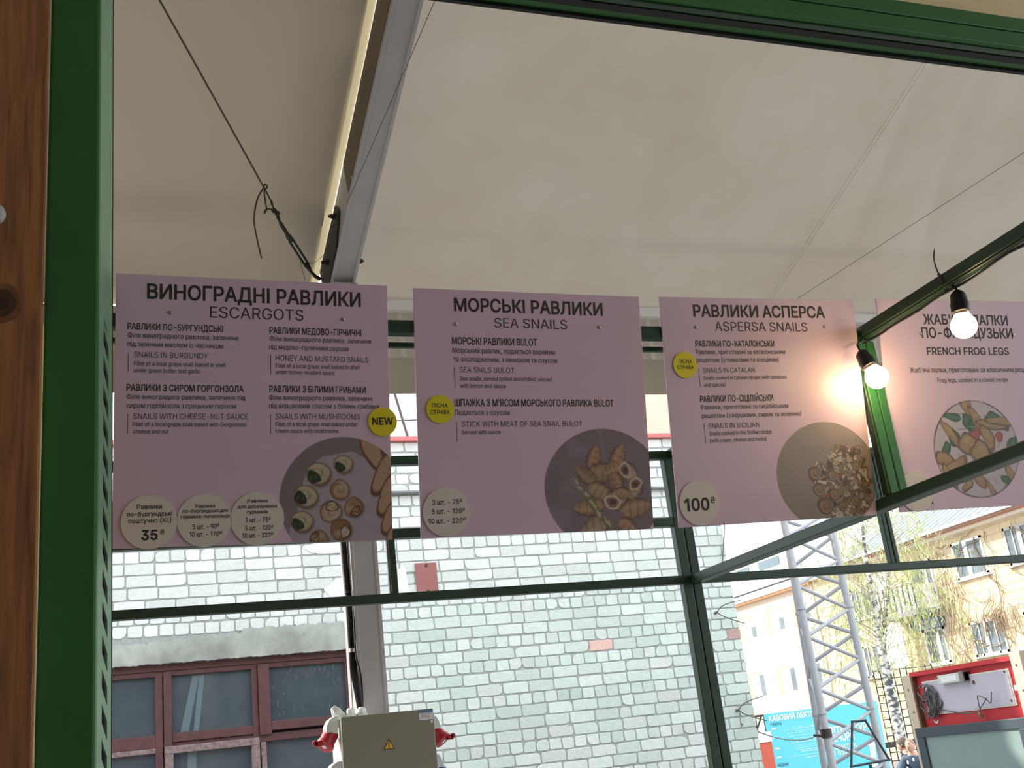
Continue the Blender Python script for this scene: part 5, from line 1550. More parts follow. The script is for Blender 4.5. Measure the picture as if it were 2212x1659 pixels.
q.prism([(x * .82, y * .80 - .001) for x, y in tri], (cc.x, cc.y - .0009, cc.z), (1, 0, 0), (0, 0, 1), (0, 1, 0), -.0003, 0.0002)
q.build('yellow_field', mat('warning_yellow', (0.75, 0.42, 0.02), 0.5), wt)
q = MB()
q.prism([(.002, .014), (-.005, -.001), (.0005, 0), (-.002, -.008), (-.0045, -.006), (-.001, -.015), (.003, -.0065), (.0008, -.0075), (.004, .003), (-.001, .002), (.005, .014)][::-1], (cc.x, cc.y - .0013, cc.z), (1, 0, 0), (0, 0, 1), (0, 1, 0), -.0003, 0.0002)
q.build('bolt_symbol', BLACK, wt)
q = MB()
lx0, lx1 = 1.335, 1.399
q.box(lx0, lx1, 5.0938, 5.0952, 0.228, 0.270)
lb = q.build('maker_label', WHITE, t)
q = MB()
q.box(lx0, lx1, 5.0934, 5.0939, 0.258, 0.271)
q.build('blue_stripe', mat('label_blue', (0.10, 0.20, 0.42), 0.5), lb)
q = MB()
for k in range(4):
    q.box(lx0 + .008, lx1 - .006 - .01 * (k % 2), 5.0934, 5.0939, 0.2525 - k * .006, 0.2540 - k * .006)
q.build('fine_print', INK2, lb)
q = MB()
q.box(1.386, 1.396, 5.0938, 5.0952, 0.212, 0.224)
q.build('small_label', WHITE, t)
for px, py in ((757, 1531), (781, 1531)):
    p = at(px, py, 5.28)
    q = MB()
    p.z = CT - .006
    q.lathe([(0, .026), (.022, .026), (.026, .022), (.045, .019), (.052, .012)], p, (0, 0, 1), 8)
    q.build('cable_gland', CAB2, t)
p = at(731, 1545, 5.30)
q = MB()
q.lathe([(-.03, .015), (-.01, .028), (.02, .024), (.045, .012)], p, (-.5, 0, .8), 9)
q.build('cable_gland', CAB2, t)


def cee(p, sx, m, label):
    """socket on a cabinet side: sloped grey box, coloured round cup with a hinged lid"""
    q = MB()
    arc = [(0, .075), (.022, .072), (.045, .058), (.058, .036), (.064, .0), (0.0, -.004)]
    q.prism([(sx * a, c) for a, c in arc], (p.x, p.y, p.z), (1, 0, 0), (0, 0, 1), (0, 1, 0), -.045, .045)
    o = q.build('socket_housing', CAB2, t, bevel=0.004)
    ax = Vector((sx * .55, -.45, -.80)).normalized()
    c0 = Vector((p.x + sx * .032, p.y - .004, p.z + .004))
    q = MB()
    q.lathe([(0, .036), (.060, .036), (.061, .041), (.077, .041), (.079, .033)], c0, ax, 24)
    s_ = q.build('red_socket' if m is REDP else 'blue_socket', m, t, smooth=True)
    s_['label'] = label
    q = MB()
    e = c0 + ax * .066 + Vector((sx * .036, -.012, .006))
    q.lathe([(-.012, .012), (.012, .012)], e + Vector((sx * .012, 0, .004)), (0, 1, 0), 10)
    q.box(e.x - .014, e.x + .014, e.y - .012, e.y + .012, e.z - .012, e.z + .010)
    q.build('lid_hinge', m, s_, bevel=.002)
    q = MB()
    f = ax.orthogonal().normalized()
    g = ax.cross(f)
    q.prism([(-.010, -.010), (.010, -.010), (.010, .010), (-.010, .010)], c0 + ax * .0792, f, g, ax, 0, .0008)
    q.build('socket_label', WHITE, s_)


cee(Vector((0.990, 5.225, 0.215)), -1, REDP, 'red round socket with lid')
cee(Vector((1.396, 5.235, 0.185)), 1, REDP, 'red round socket with lid')
cee(Vector((1.396, 5.235, 0.015)), 1, BLUEP, 'blue round socket')
cee(Vector((0.990, 5.225, 0.02)), -1, REDP, 'red round socket with lid')

# ------------------------------------------------------------------ lattice mast
MAST = mat('grey_mast_paint', (0.40, 0.415, 0.45), 0.5, noise=0.15, nscale=12)
t = thing('lattice_mast', 'pale grey three legged lattice mast with zigzag braces beside the brick corner', 'lattice mast', (9.1, 13.2, -1.6))
RB, RT = at(1906, 1638, 13.0), at(1800, 1160, 13.0)
L1B, L1T = at(1781, 1656, 13.42), at(1694, 1129, 13.40)
L2B, L2T = at(1799, 1656, 12.80), at(1705, 1185, 12.84)


def leg_pt(a, c, z):
    return lerp(a, c, (z - a.z) / (c.z - a.z))


for a, c, r in ((L1B, L1T, .045), (L2B, L2T, .050), (RB, RT, .050)):
    q = MB()
    q.tube([leg_pt(a, c, -1.6), leg_pt(a, c, 5.2)], r, 12)
    for zz in np.arange(-1.2, 5.0, 1.34):
        q.tube([leg_pt(a, c, zz), leg_pt(a, c, zz + .03)], r * 1.25, 12)
    q.build('leg', MAST, t)
for (a, a1, c, c1, ph) in ((L2B, L2T, RB, RT, 0.0), (L1B, L1T, RB, RT, 0.335), (L1B, L1T, L2B, L2T, .17)):
    z = -1.55 + ph
    k = 0
    while z < 4.6:
        p, q_ = leg_pt(a, a1, z), leg_pt(c, c1, z + .335)
        if k % 2: p, q_ = leg_pt(a, a1, z + .335), leg_pt(c, c1, z)
        d = (q_ - p).normalized()
        q = MB()
        q.tube([p - d * .02, q_ + d * .02], 0.026, 8)
        q.build('brace', MAST, t)
        z += .335
        k += 1
q = MB()
pn = leg_pt(L2B, L2T, -.13)
q.lathe([(-.02, .07), (.09, .07)], pn, (0, 0, 1), 10)
q.tube([pn, pn + Vector((-.20, -.02, .03))], .016, 6)
q.build('line_bracket', STEEL, t)

q = MB()
h2 = Vector((5.80, YW - .045, 0.11))
e2 = at(1760, 1592, 12.8)
q.tube([lerp(h2, e2, k / 14) + Vector((0, 0, -.35 * (k / 14) * (1 - k / 14))) for k in range(15)], 0.006, 6)
props(q.build('slack_line', THIN), 'slack thin line from the brick corner to the lattice mast', 'wire')
q = MB()
q.tube([Vector((5.94, 9.975, 2.9)), at(1566, 1130, 9.975), at(1562, 1186, 9.975), at(1560, 1235, 9.985)], 0.005, 6)
props(q.build('slack_line', THIN), 'short thin line hanging down the top of the brick corner', 'wire')

# ------------------------------------------------------------------ blue banner
BLUE = mat('cyan_banner', (0.13, 0.62, 0.78), 0.6)
t = thing('banner', 'large cyan banner with white Ukrainian lettering behind the lattice mast', 'banner', (11.4, 17.2, -1.0))
tl, tr_ = at(1650, 1543, 17.2), at(1893, 1514, 17.2)
bl = at(1667, 1659, 17.2)
ex = (tr_ - tl).normalized()
ez = Vector((0, 0, 1))
WB = (tr_ - tl).length
q = MB()
q.prism([(0, -1.6), (WB, -1.6), (WB, 0), (0, 0)], tl, ex, ez, (0, 1, 0), 0, .02)
q.build('panel', BLUE, t)
for xx in (.05, WB * .5, WB - .05):
    q = MB()
    p = tl + ex * xx
    q.box(p.x - .03, p.x + .03, p.y + .02, p.y + .08, -1.6, p.z)
    q.build('stake', STEEL, t)
LETT = mat('pale_banner_print', (0.70, 0.86, 0.90), 0.6)
YN = 17.19


def bpt(px, py):
    p = at(px, py, 17.2) - tl
    return p.dot(ex), p.z


def bwrite(q, s, x0, y0, x1, y1, cap, d):
    (a0, b0), (a1, b1) = bpt(x0, y0), bpt(x1, y1)
    write(q, s, a0, a1, (b0 + b1) / 2, cap, lambda u, v: tl + ex * u + ez * v + Vector((0, -.006, 0)), d)


q = MB()
sc = 6.144
bx = lambda x: 1630 + x / sc
by = lambda y: 1490 + y / sc
for s, x0, y0, x1, y1, cap, d in (('КАВОВИЙ ЛЕКТОРІЙ', 195, 415, 905, 385 - 40, 0.085, 34), ('ЛІТЕРАТУРНІ', 985, 590, 1590, 535, 0.115, 34), ('ВЕЧОРИ', 1010, 695, 1330, 670, 0.125, 34), ('ПОЧАТОК', 1035, 805, 1360, 775, 0.075, 26), ('О 10:00', 1045, 880, 1230, 860, 0.07, 26)):
    q = MB()
    bwrite(q, s, bx(x0), by(y0), bx(x1), by(y1), cap, d)
    q.build('heading', LETT, t, fix=False)
rr = random.Random(8)
q = MB()
for y, x0, x1 in ((495, 505, 790), (520, 380, 790), (545, 470, 790), (572, 420, 790), (615, 340, 800), (645, 520, 800), (672, 470, 810), (700, 480, 815), (740, 560, 820), (768, 540, 825), (795, 570, 830), (818, 620, 835), (875, 440, 850), (900, 680, 850)):
    a0, b0 = bpt(bx(x0), by(y + 8))
    a1, b1 = bpt(bx(x1), by(y - 18))
    bm_ = lerp(b0, b1, .5)
    th = .012 if y in (672, 700, 818, 900) else .006
    x = a0
    while x < a1:
        l = rr.uniform(.04, .14)
        q.quad(*[tl + ex * u + ez * v + Vector((0, -.006, 0)) for u, v in ((x, bm_), (min(x + l, a1), bm_), (min(x + l, a1), bm_ + th), (x, bm_ + th))])
        x += l + .02
for y in (523, 637, 785, 903):
    a0, b0 = bpt(bx(220 + (y - 523) * .2), by(y))
    q.quad(*[tl + ex * u + ez * v + Vector((0, -.006, 0)) for u, v in ((a0, b0 - .015), (a0 + .09, b0 - .015), (a0 + .09, b0 + .015), (a0, b0 + .015))])
q.build('schedule_lines', LETT, t, fix=False)
q = MB()
ax0 = [bpt(bx(x), by(y)) for x, y in ((1545, 645), (1640, 760), (1600, 758), (1640, 1038), (1560, 1038), (1520, 750), (1475, 752))]
q.add([tl + ex * u + ez * v + Vector((0, -.006, 0)) for u, v in ax0], [tuple(range(7))])
q.build('white_arrow', LETT, t, fix=False)
q = MB()
bwrite(q, 'СУБОТА', bx(212), by(478), bx(362), by(470), 0.045, 8)
q.build('day_name', mat('banner_dark_ink', (0.03, 0.10, 0.16), 0.6), t, fix=False)
q = MB()
bwrite(q, 'НЕДІЛЯ', bx(312), by(1022), bx(452), by(1005), 0.045, 8)
q.build('day_name', mat('banner_dark_ink', (0.03, 0.10, 0.16), 0.6), t, fix=False)

t = thing('red_board', 'red and white board beside the brick corner behind the banner edge', 'board', tuple(at(1656, 1650, 16.8)))
q = MB()
p0, p1, p2 = at(1640, 1605, 16.8), at(1664, 1600, 16.8), at(1668, 1659, 16.8)
q.box(p0.x - .1, p1.x + .02, 16.8, 16.85, -1.6, p0.z)
q.build('red_panel', mat('orange_red_paint', (0.62, 0.11, 0.06), 0.5), t)
q = MB()
q.box(p0.x - .15, p1.x + .03, 16.78, 16.86, p0.z, p0.z + .16)
q.build('white_cap', WHITE, t)
q = MB()
a = at(1632, 1550, 16.8)
q.box(a.x - .05, a.x + .14, 16.79, 16.85, a.z, a.z + .035)
q.tube([a + Vector((.0, .02, 0)), Vector((a.x + .01, 16.82, -1.6))], .02, 6)
q.tube([a + Vector((.12, .02, 0)), a + Vector((.02, .02, -.16))], .014, 6)
q.build('dark_bracket', STEEL, t)

# ------------------------------------------------------------------ bent black frame in front of the mast
t = thing('black_metal_frame', 'thin black four sided metal frame in front of the banner', 'metal frame', tuple(at(1880, 1650, 11.0)))
pts = [at(1841, 1559, 11), at(1869, 1556, 11), at(1921, 1641, 11), at(1839, 1656, 11)]
for i in range(4):
    q = MB()
    d = (pts[(i + 1) % 4] - pts[i]).normalized()
    q.tube([pts[i] - d * .012, pts[(i + 1) % 4] + d * .012], 0.014, 6)
    q.build('bar', mat('blue_black_paint', (0.02, 0.035, 0.05), 0.4), t)
q = MB()
p = at(1880, 1652, 11)
q.tube([p, Vector((p.x, p.y, -1.6))], 0.02, 8)
q.build('stem', mat('blue_black_paint', (0.02, 0.035, 0.05), 0.4), t)

# ------------------------------------------------------------------ three storey brick building along the yard
XB = 30.0
OCHRE = mat('ochre_brick', (0.56, 0.42, 0.255), 0.9, noise=0.25, nscale=1.6, color2=(0.66, 0.54, 0.38))
PEACH = mat('peach_brick', (0.62, 0.50, 0.38), 0.9, noise=0.08, nscale=3)
PVC = mat('white_window_frame', (0.80, 0.82, 0.84), 0.4)
GLASSB = mat('reflecting_window_glass', (0.16, 0.20, 0.22), 0.12, noise=0.5, nscale=1.2)
OLDW = mat('weathered_window_wood', (0.42, 0.39, 0.36), 0.7)
TIN = mat('zinc_roof_sheet', (0.36, 0.43, 0.48), 0.45, noise=0.2, nscale=1.5)
t = thing('apartment_building', 'long ochre and peach brick building with white framed windows across the yard', 'building', (XB + 5, 42, -1.6))


def fb(name, y0, y1, z0, z1, m, dx0, dx1, parent=None):
    q = MB()
    q.box(XB + dx0, XB + dx1, y0, y1, z0, z1)
    return q.build(name, m, parent or t)


YS = 43.2
fb('ochre_wall', 27.0, YS, -1.6, 6.33, OCHRE, 0, .5)
fb('peach_wall', YS, 53.5, -1.6, 6.10, PEACH, -.05, .5)
fb('end_wall', 26.5, 53.5, -1.6, 6.0, OCHRE, .5, 10)
# courses of the peach wall
q = MB()
z = -1.4
while z < 5.9:
    q.box(XB - .054, XB - .049, YS, 53.5, z, z + .012)
    z += .16
q.build('mortar_lines', mat('peach_mortar', (0.54, 0.42, 0.31), 0.9), t)
q = MB()
z = -1.4
rr = random.Random(2)
while z < 6.2:
    q.box(XB - .006, XB + .001, 27, YS, z, z + .02)
    y = 27 + rr.uniform(0, .8)
    while y < YS:
        q.box(XB - .005, XB + .001, y, y + .02, z, z + .30)
        y += .8
    z += .30
q.build('mortar_lines', mat('ochre_mortar', (0.46, 0.33, 0.19), 0.9), t)
# cornice and roofs
fb('cornice', YS, 53.5, 6.10, 6.20, mat('orange_cornice', (0.66, 0.36, 0.20), 0.8), -.30, .5)
fb('cornice', YS, 53.5, 6.20, 6.50, PVC, -.40, .5)
fb('cornice', YS, 53.5, 6.56, 6.72, PVC, -.5, .5)
fb('eave_board', 27, YS, 6.20, 6.36, mat('pale_ledge', (0.80, 0.72, 0.62), 0.8), -.35, .5)
q = MB()
q.prism([(-.75, 6.42), (-.75, 6.36), (-.35, 6.34), (5.2, 9.4), (5.2, 9.5)], (XB, 27, 0), (1, 0, 0), (0, 0, 1), (0, 1, 0), 0, YS - 30.2)
q.build('tin_roof', TIN, t)
q = MB()
for k in range(27):
    y = 27.2 + k * .5
    q.prism([(-.75, 6.42), (5.2, 9.5), (5.2, 9.54), (-.75, 6.46)], (XB, y, 0), (1, 0, 0), (0, 0, 1), (0, 1, 0), 0, .04)
q.build('roof_seams', TIN, t)
fb('gutter', 27, 41.0, 6.36, 6.47, mat('grey_gutter', (0.36, 0.42, 0.48), 0.5), -.86, -.74)
fb('soffit', 27, 41.0, 6.30, 6.36, mat('red_brown_soffit', (0.40, 0.20, 0.14), 0.7), -.74, 0)


def window(y0, y1, z0, z1, style='pvc', dx=0.0, split=.55):
    m = PVC if style == 'pvc' else OLDW
    f = fb('window', y0, y1, z0, z0 + .09, m, -.04 + dx, .10 + dx)
    for a, c, e, g in ((y0, y1, z1 - .09, z1), (y0, y0 + .09, z0, z1), (y1 - .09, y1, z0, z1)):
        fb('frame_bar', a, c, e, g, m, -.04 + dx, .10 + dx, f)
    ym = lerp(y0, y1, split)
    fb('frame_bar', ym - .10, ym + .10, z0, z1, m, -.05 + dx, .10 + dx, f)
    fb('pane', y0 + .09, y1 - .09, z0 + .09, z1 - .09, GLASSB, -.012 + dx, .02 + dx, f)
    if style != 'pvc':
        for k in (.25, .75):
            fb('frame_bar', lerp(y0, y1, k) - .03, lerp(y0, y1, k) + .03, z0, z1, m, -.04 + dx, .05 + dx, f)
    fb('sill', y0 - .1, y1 + .1, z0 - .06, z0, m, -.14 + dx, .05 + dx, f)
    return f


for a in ((1.077, 1.131, .151, .1970, 'pvc'), (1.075, 1.131, .0575, .099, 'old'), (.985, 1.040, .1515, .196, 'old'), (.985, 1.040, .058, .098, 'old'), (1.30, 1.352, .135, .178, 'old'), (1.305, 1.350, .055, .098, 'old')):
    window(a[0] * XB, a[1] * XB, a[2] * XB, a[3] * XB, a[4])
# recessed windows of the peach part
REVEAL = mat('orange_reveal', (0.50, 0.33, 0.22), 0.8)
for y0, y1, z0, z1 in ((1.612, 1.668, .145, .184), (1.527, 1.577, .146, .186), (1.614, 1.668, .0525, .093), (1.523, 1.575, .053, .0935), (1.455, 1.50, .147, .186), (1.455, 1.50, .053, .093)):
    f = fb('window', y0 * XB, y1 * XB, z0 * XB, z1 * XB, mat('window_blind', (0.72, 0.70, 0.66), 0.6), -.056, -.045)
    fb('reveal', y1 * XB - .28, y1 * XB, z0 * XB, z1 * XB, REVEAL, -.062, -.050, f)
    fb('reveal', y0 * XB + .3, y1 * XB, z1 * XB - .08, z1 * XB, REVEAL, -.063, -.050, f)
    fb('pane', y0 * XB + .10, y0 * XB + .48, z0 * XB + .12, z1 * XB - (.12 if z0 < .1 else .55), GLASSB, -.064, -.050, f)
# balcony with door
bal = fb('balcony', 1.178 * XB, 1.262 * XB, 3.60, 3.78, mat('balcony_slab', (0.22, 0.21, 0.24), 0.8), -1.0, 0)
fb('panel', 1.18 * XB, 1.26 * XB, 3.80, 4.72, mat('white_balcony_panel', (0.86, 0.86, 0.88), 0.6), -.96, -.93, bal)
fb('panel', 1.178 * XB, 1.178 * XB + .03, 3.80, 4.72, MATS['white_balcony_panel'], -.93, 0, bal)
for k in range(9):
    y = lerp(1.18, 1.26, k / 8) * XB
    fb('baluster', y - .022, y + .022, 3.78, 4.80, STEEL, -1.0, -.965, bal)
fb('handrail', 1.178 * XB, 1.262 * XB, 4.80, 4.85, PVC, -1.01, -.95, bal)
fb('side_screen', 1.225 * XB, 1.264 * XB, 4.7, 5.5, MATS['white_balcony_panel'], -.96, -.93, bal)
window(1.174 * XB, 1.218 * XB, 3.78, 5.65, 'pvc', 0, .33)
window(1.1775 * XB, 1.218 * XB, 1.72, 3.05, 'pvc', 0, .35)
fb('awning', 1.172 * XB, 1.222 * XB, 3.05, 3.42, mat('dark_blue_awning', (0.10, 0.13, 0.19), 0.6), -.45, 0)
fb('side_panel', 1.225 * XB, 1.262 * XB, 1.8, 3.5, MATS['white_balcony_panel'], -.85, -.8)

# climbing plant
q = MB()
rr = random.Random(21)
for i in range(80):
    y = rr.uniform(28.5, 36.5)
    z = rr.uniform(1.2, 6.0)
    p = Vector((XB - .06, y, z))
    a = rr.uniform(0, 2 * PI)
    pts = [p]
    for k in range(rr.randint(4, 9)):
        a += rr.uniform(-.7, .7)
        p = p + Vector((0, math.cos(a) * .22, math.sin(a) * .22))
        if not (0.5 < p.z < 6.2): break
        pts.append(Vector((XB - .06 + rr.uniform(-.05, .02), p.y, p.z)))
    if len(pts) > 2:
        q.tube(pts, [lerp(.022, .008, k / (len(pts) - 1)) for k in range(len(pts))], 5)
for i in range(130):
    y, z = 34.4 + rr.gauss(0, .35), rr.uniform(1.6, 6.0)
    if i % 3 == 0: y, z = 32.4 + rr.gauss(0, .5), rr.uniform(3.0, 3.3)
    l = rr.uniform(.3, .9)
    q.tube([Vector((XB - .10, y, z)), Vector((XB - .16 + rr.uniform(-.1, .05), y + rr.uniform(-.12, .12), z - l * .5)), Vector((XB - .13, y + rr.uniform(-.15, .15), z - l))], .012, 4)
o = q.build('climbing_vine', mat('dry_vine', (0.27, 0.20, 0.13), 0.9))
props(o, 'dry brown climbing plant over the ochre brick facade', 'climbing plant')

# attic storey seen above the peach part
t2_ = thing('roof_annex', 'pale roof annex with dark windows above the peach brick part', 'building', (XB + 4, 48, 6.0))
q = MB()
q.box(XB + 2.5, XB + 9, 44.5, 58, 6.0, 9.6)
q.build('wall', mat('pale_blue_render', (0.78, 0.84, 0.90), 0.8), t2_)
for y0, y1 in ((52.2, 53.4), (49.2, 51.2)):
    q = MB()
    q.box(XB + 2.46, XB + 2.55, y0, y1, 8.05, 8.5)
    q.build('window', mat('dark_attic_glass', (0.10, 0.14, 0.17), 0.3), t2_)
q = MB()
for k in range(12):
    y = 46 + k * .75
    q.tube([(XB + 1.6, y, 6.8), (XB + 1.6, y, 7.75)], .02, 5)
q.tube([(XB + 1.6, 46, 7.75), (XB + 1.6, 54.3, 7.75)], .02, 5)
q.build('railing', mat('grey_rail', (0.45, 0.50, 0.55), 0.5), t2_)

# ------------------------------------------------------------------ birch
BARK = mat('birch_bark', (0.66, 0.64, 0.62), 0.85)
nt = BARK.node_tree
tc = nt.nodes.new('ShaderNodeTexCoord')
mp = nt.nodes.new('ShaderNodeMapping')
mp.inputs['Scale'].default_value = (5, 5, 9)
n_ = nt.nodes.new('ShaderNodeTexNoise')
n_.inputs['Scale'].default_value = 1.6
n_.inputs['Detail'].default_value = 5
rp = nt.nodes.new('ShaderNodeValToRGB')
rp.color_ramp.elements[0].position = 0.44
rp.color_ramp.elements[0].color = (0.09, 0.09, 0.10, 1)
rp.color_ramp.elements[1].position = 0.55
rp.color_ramp.elements[1].color = (0.62, 0.61, 0.60, 1)
nt.links.new(tc.outputs['Object'], mp.inputs['Vector'])
nt.links.new(mp.outputs['Vector'], n_.inputs['Vector'])
nt.links.new(n_.outputs['Fac'], rp.inputs['Fac'])
nt.links.new(rp.outputs['Color'], nt.nodes['Principled BSDF'].inputs['Base Color'])
YT = 19.5
base = at(1962, 1659, YT)
t = thing('birch_tree', 'weeping birch with yellow green catkins and black and white bark', 'tree', (base.x, YT, -1.6))
q = MB()
tp = [Vector((base.x + .25, YT, -1.6)), at(1950, 1610, YT), at(1935, 1540, YT), at(1917, 1460, YT), at(1904, 1400, YT), at(1896, 1350, YT), at(1888, 1300, YT), at(1877, 1250, YT), at(1868, 1190, YT), at(1862, 1120, YT), at(1858, 1040, YT)]
q.tube(smooth_path(tp, 5), [lerp(.125, .02, k / (len(tp) * 5 - 5)) for k in range(len(tp) * 5 - 4)], 10)
tq = [at(1906, 1408, YT), at(1912, 1340, YT + .1), at(1917, 1280, YT + .2), at(1921, 1220, YT + .3), at(1924, 1150, YT + .3), at(1930, 1060, YT + .4)]
q.tube(smooth_path(tq, 5), [lerp(.065, .015, k / 25) for k in range(26)], 8)
q.build('trunk', BARK, t, smooth=True)
TWIG = mat('birch_twig', (0.36, 0.33, 0.24), 0.8)
CATK = mat('birch_catkins', (0.52, 0.55, 0.21), 0.8, noise=0.3, nscale=4, color2=(0.40, 0.47, 0.20))
q, fo = MB(), MB()
rr = random.Random(17)
stem = smooth_path(tp[3:], 6) + smooth_path(tq, 6)
for i in range(165):
    s_ = rr.choice(stem)
    a = rr.uniform(0, 2 * PI)
    out_ = rr.uniform(.3, 1.8)
    up_ = rr.uniform(.1, .9)
    p1 = s_ + Vector((math.cos(a) * out_ * .45, math.sin(a) * out_ * .45, up_ * .8))
    p2 = s_ + Vector((math.cos(a) * out_ * .9, math.sin(a) * out_ * .9, up_ * .55))
    dr = rr.uniform(.5, 1.9)
    p3 = p2 + Vector((math.cos(a) * .15, math.sin(a) * .15, -dr * .5))
    p4 = p3 + Vector((rr.uniform(-.12, .12), rr.uniform(-.1, .1), -dr * .5))
    path = smooth_path([s_, p1, p2, p3, p4], 5)
    q.tube(path, [lerp(.008, .002, k / (len(path) - 1)) for k in range(len(path))], 4, caps=False)
    for k in range(rr.randint(14, 30)):
        c_ = path[rr.randint(7, len(path) - 1)] + Vector((rr.gauss(0, .10), rr.gauss(0, .10), rr.gauss(-.03, .09)))
        l, wd, g = rr.uniform(.06, .15), rr.uniform(.009, .018), rr.uniform(0, PI)
        ux = Vector((math.cos(g), math.sin(g), 0)) * wd
        dn = Vector((rr.uniform(-.5, .5), rr.uniform(-.5, .5), -1)).normalized() * l
        fo.quad(c_ - ux, c_ + ux, c_ + ux * .4 + dn, c_ - ux * .4 + dn)
q.build('twigs', TWIG, t)
fo.build('catkins', CATK, t, fix=False)

# ------------------------------------------------------------------ trellis behind the birch
t = thing('garden_trellis', 'dark metal grid trellis behind the birch trunk', 'trellis', (17, 21.8, -1.6))
q = MB()
pa, pb = at(1886, 1450, 21.8), at(2012, 1440, 21.8)
zb, zt = -1.6, at(1950, 1440, 21.8).z
n = 9
for k in range(n + 1):
    x = lerp(pa.x, pb.x, k / n)
    q.tube([(x, 21.8, zb), (x, 21.8, zt)], .014, 5)
z = zb
while z <= zt + .01:
    q.tube([(pa.x, 21.79, z), (pb.x, 21.79, z)], .012, 5)
    z += .175
q.build('grid', STEEL, t)
q = MB()
q.box(pa.x - .6, pb.x + .3, 21.75, 21.85, -.62, -.50)
q.build('top_rail', STEEL, t)

# ------------------------------------------------------------------ red kiosk at the yard
XK = 6.3
KRED = mat('kiosk_red', (0.55, 0.030, 0.040), 0.45)
TAN = mat('tan_timber', (0.62, 0.52, 0.39), 0.7, noise=0.1, nscale=9)
DKTAN = mat('dark_timber_side', (0.16, 0.085, 0.05), 0.8, noise=0.3, nscale=12)
GREYF = mat('anthracite_frame', (0.050, 0.068, 0.085), 0.45)
FROST = mat('frosted_glass', (0.24, 0.32, 0.32), 0.28, noise=0.10, nscale=5)
LILAC = mat('lilac_white_panel', (0.56, 0.52, 0.62), 0.5, noise=0.05, nscale=8)
CREAM = mat('cream_edge', (0.74, 0.72, 0.64), 0.6)
t = thing('red_kiosk', 'red kiosk board with lilac panel between tan timber posts', 'kiosk', (XK + .1, 7.4, -1.6))


def kb(name, y0, y1, z0, z1, m, dx0, dx1, parent=None, bev=0.0):
    q = MB()
    q.box(XK + dx0, XK + dx1, y0, y1, z0, z1)
    return q.build(name, m, parent or t, bevel=bev)


kb('post', 7.945, 8.052, -1.6, .318, TAN, -.02, .10, bev=.004)
kb('post', 6.672, 6.780, -1.6, .358, TAN, -.02, .10, bev=.004)
kb('post_side', 7.925, 7.945, -1.6, .30, DKTAN, -.015, .10)
rb = kb('red_board', 6.78, 7.93, -.108, .330, KRED, .03, .06)
kb('top_lip', 6.76, 7.95, .300, .334, KRED, -.015, .05, rb)
kb('lilac_panel', 6.863, 7.855, -.018, .250, CREAM, .018, .03, rb)
kb('panel_face', 6.873, 7.838, -.008, .240, LILAC, .014, .02, rb)
kb('tape', 6.77, 6.84, .085, .125, CREAM, .012, .03, rb)
d = kb('driver_box', 7.285, 7.590, .205, .275, mat('pale_green_box', (0.55, 0.62, 0.58), 0.6), -.035, .018, bev=.004)
kb('label', 7.37, 7.55, .218, .262, WHITE, -.037, -.034, d)
kb('grey_end', 7.285, 7.33, .200, .280, mat('grey_metal', (0.25, 0.22, 0.19), 0.6), -.045, .02, d)
q = MB()
q.lathe([(0, .017), (.002, .017)], (XK + .0145, 7.25, .185), (-1, 0, 0), 18)
q.build('round_hole', DKTAN, rb)
for y, z in ((7.99, .20), (7.985, .02), (6.73, .26), (6.72, .08), (6.9, .23), (6.9, 0.02)):
    q = MB()
    q.lathe([(0, .009), (.003, .009)], (XK + (.012 if 6.8 < y < 7.9 else -.02), y, z), (-1, 0, 0), 10)
    q.build('screw', DKTAN, t)
q = MB()
arc = [(math.cos(a), math.sin(a)) for a in grid(PI + .2, 2 * PI - .2, 10)]
q.prism([(y * .030, z * .030) for y, z in arc] + [(y * .017, z * .017 + .002) for y, z in reversed(arc)], (XK + .028, 7.79, -.055), (0, 1, 0), (0, 0, 1), (-1, 0, 0), 0, .003)
q.build('white_mark', WHITE, rb)
# tangle of cables and the hanging lead
CABG = mat('grey_cable', (0.10, 0.10, 0.10), 0.5)
q = MB()
rr = random.Random(31)
for i in range(9):
    cy, cz, ry, rz = 7.77 + rr.uniform(-.05, .05), .10 + rr.uniform(-.06, .08), rr.uniform(.03, .08), rr.uniform(.05, .10)
    pts = [(XK - .012 - .006 * i * .5, cy + ry * math.cos(a) * (1 + .2 * math.sin(3 * a + i)), cz + rz * math.sin(a)) for a in grid(i, i + 5.8, 24)]
    q.tube(pts, rr.uniform(.0045, .008), 6)
q.build('cable_bundle', CABG, t)
q = MB()
for cy, cz, r, s_ in ((7.74, .15, .05, 1), (7.70, .07, .045, 2), (7.76, .02, .05, 3)):
    pts = [(r * math.cos(a) * (1 + .3 * math.sin(2 * a + s_)), r * 1.1 * math.sin(a) * (1 + .25 * math.cos(3 * a + s_))) for a in grid(0, 2 * PI, 16)[:-1]]
    q.prism(pts, (XK + .012, cy, cz), (0, 1, 0), (0, 0, 1), (-1, 0, 0), 0, .022)
q.build('adapter', mat('dusty_grey_plastic', (0.20, 0.185, 0.18), 0.7), t, bevel=.004)
q = MB()
q.tube(smooth_path([(XK - .01, 7.70, .02), (XK - .008, 7.60, .005), (XK - .01, 7.45, -.025), (XK - .01, 7.33, -.035), (XK - .02, 7.23, -.03), (XK - .04, 7.18, -.005), (XK - .05, 7.13, .02), (XK - .05, 7.08, .06)], 5), .0045, 6)
q.tube(smooth_path([(XK - .03, 7.20, -.02), (XK - .05, 7.175, .05), (XK - .05, 7.165, .085), (XK - .04, 7.10, .055), (XK - .04, 7.06, .02), (XK - .035, 7.03, .10)], 4), .004, 6)
q.build('hanging_lead', CABG, t)
q = MB()
q.tube([(XK - .02, 7.23, -.028), (XK - .025, 7.215, -.055), (XK - .02, 7.205, -.085)], [.010, .016, .011], 8)
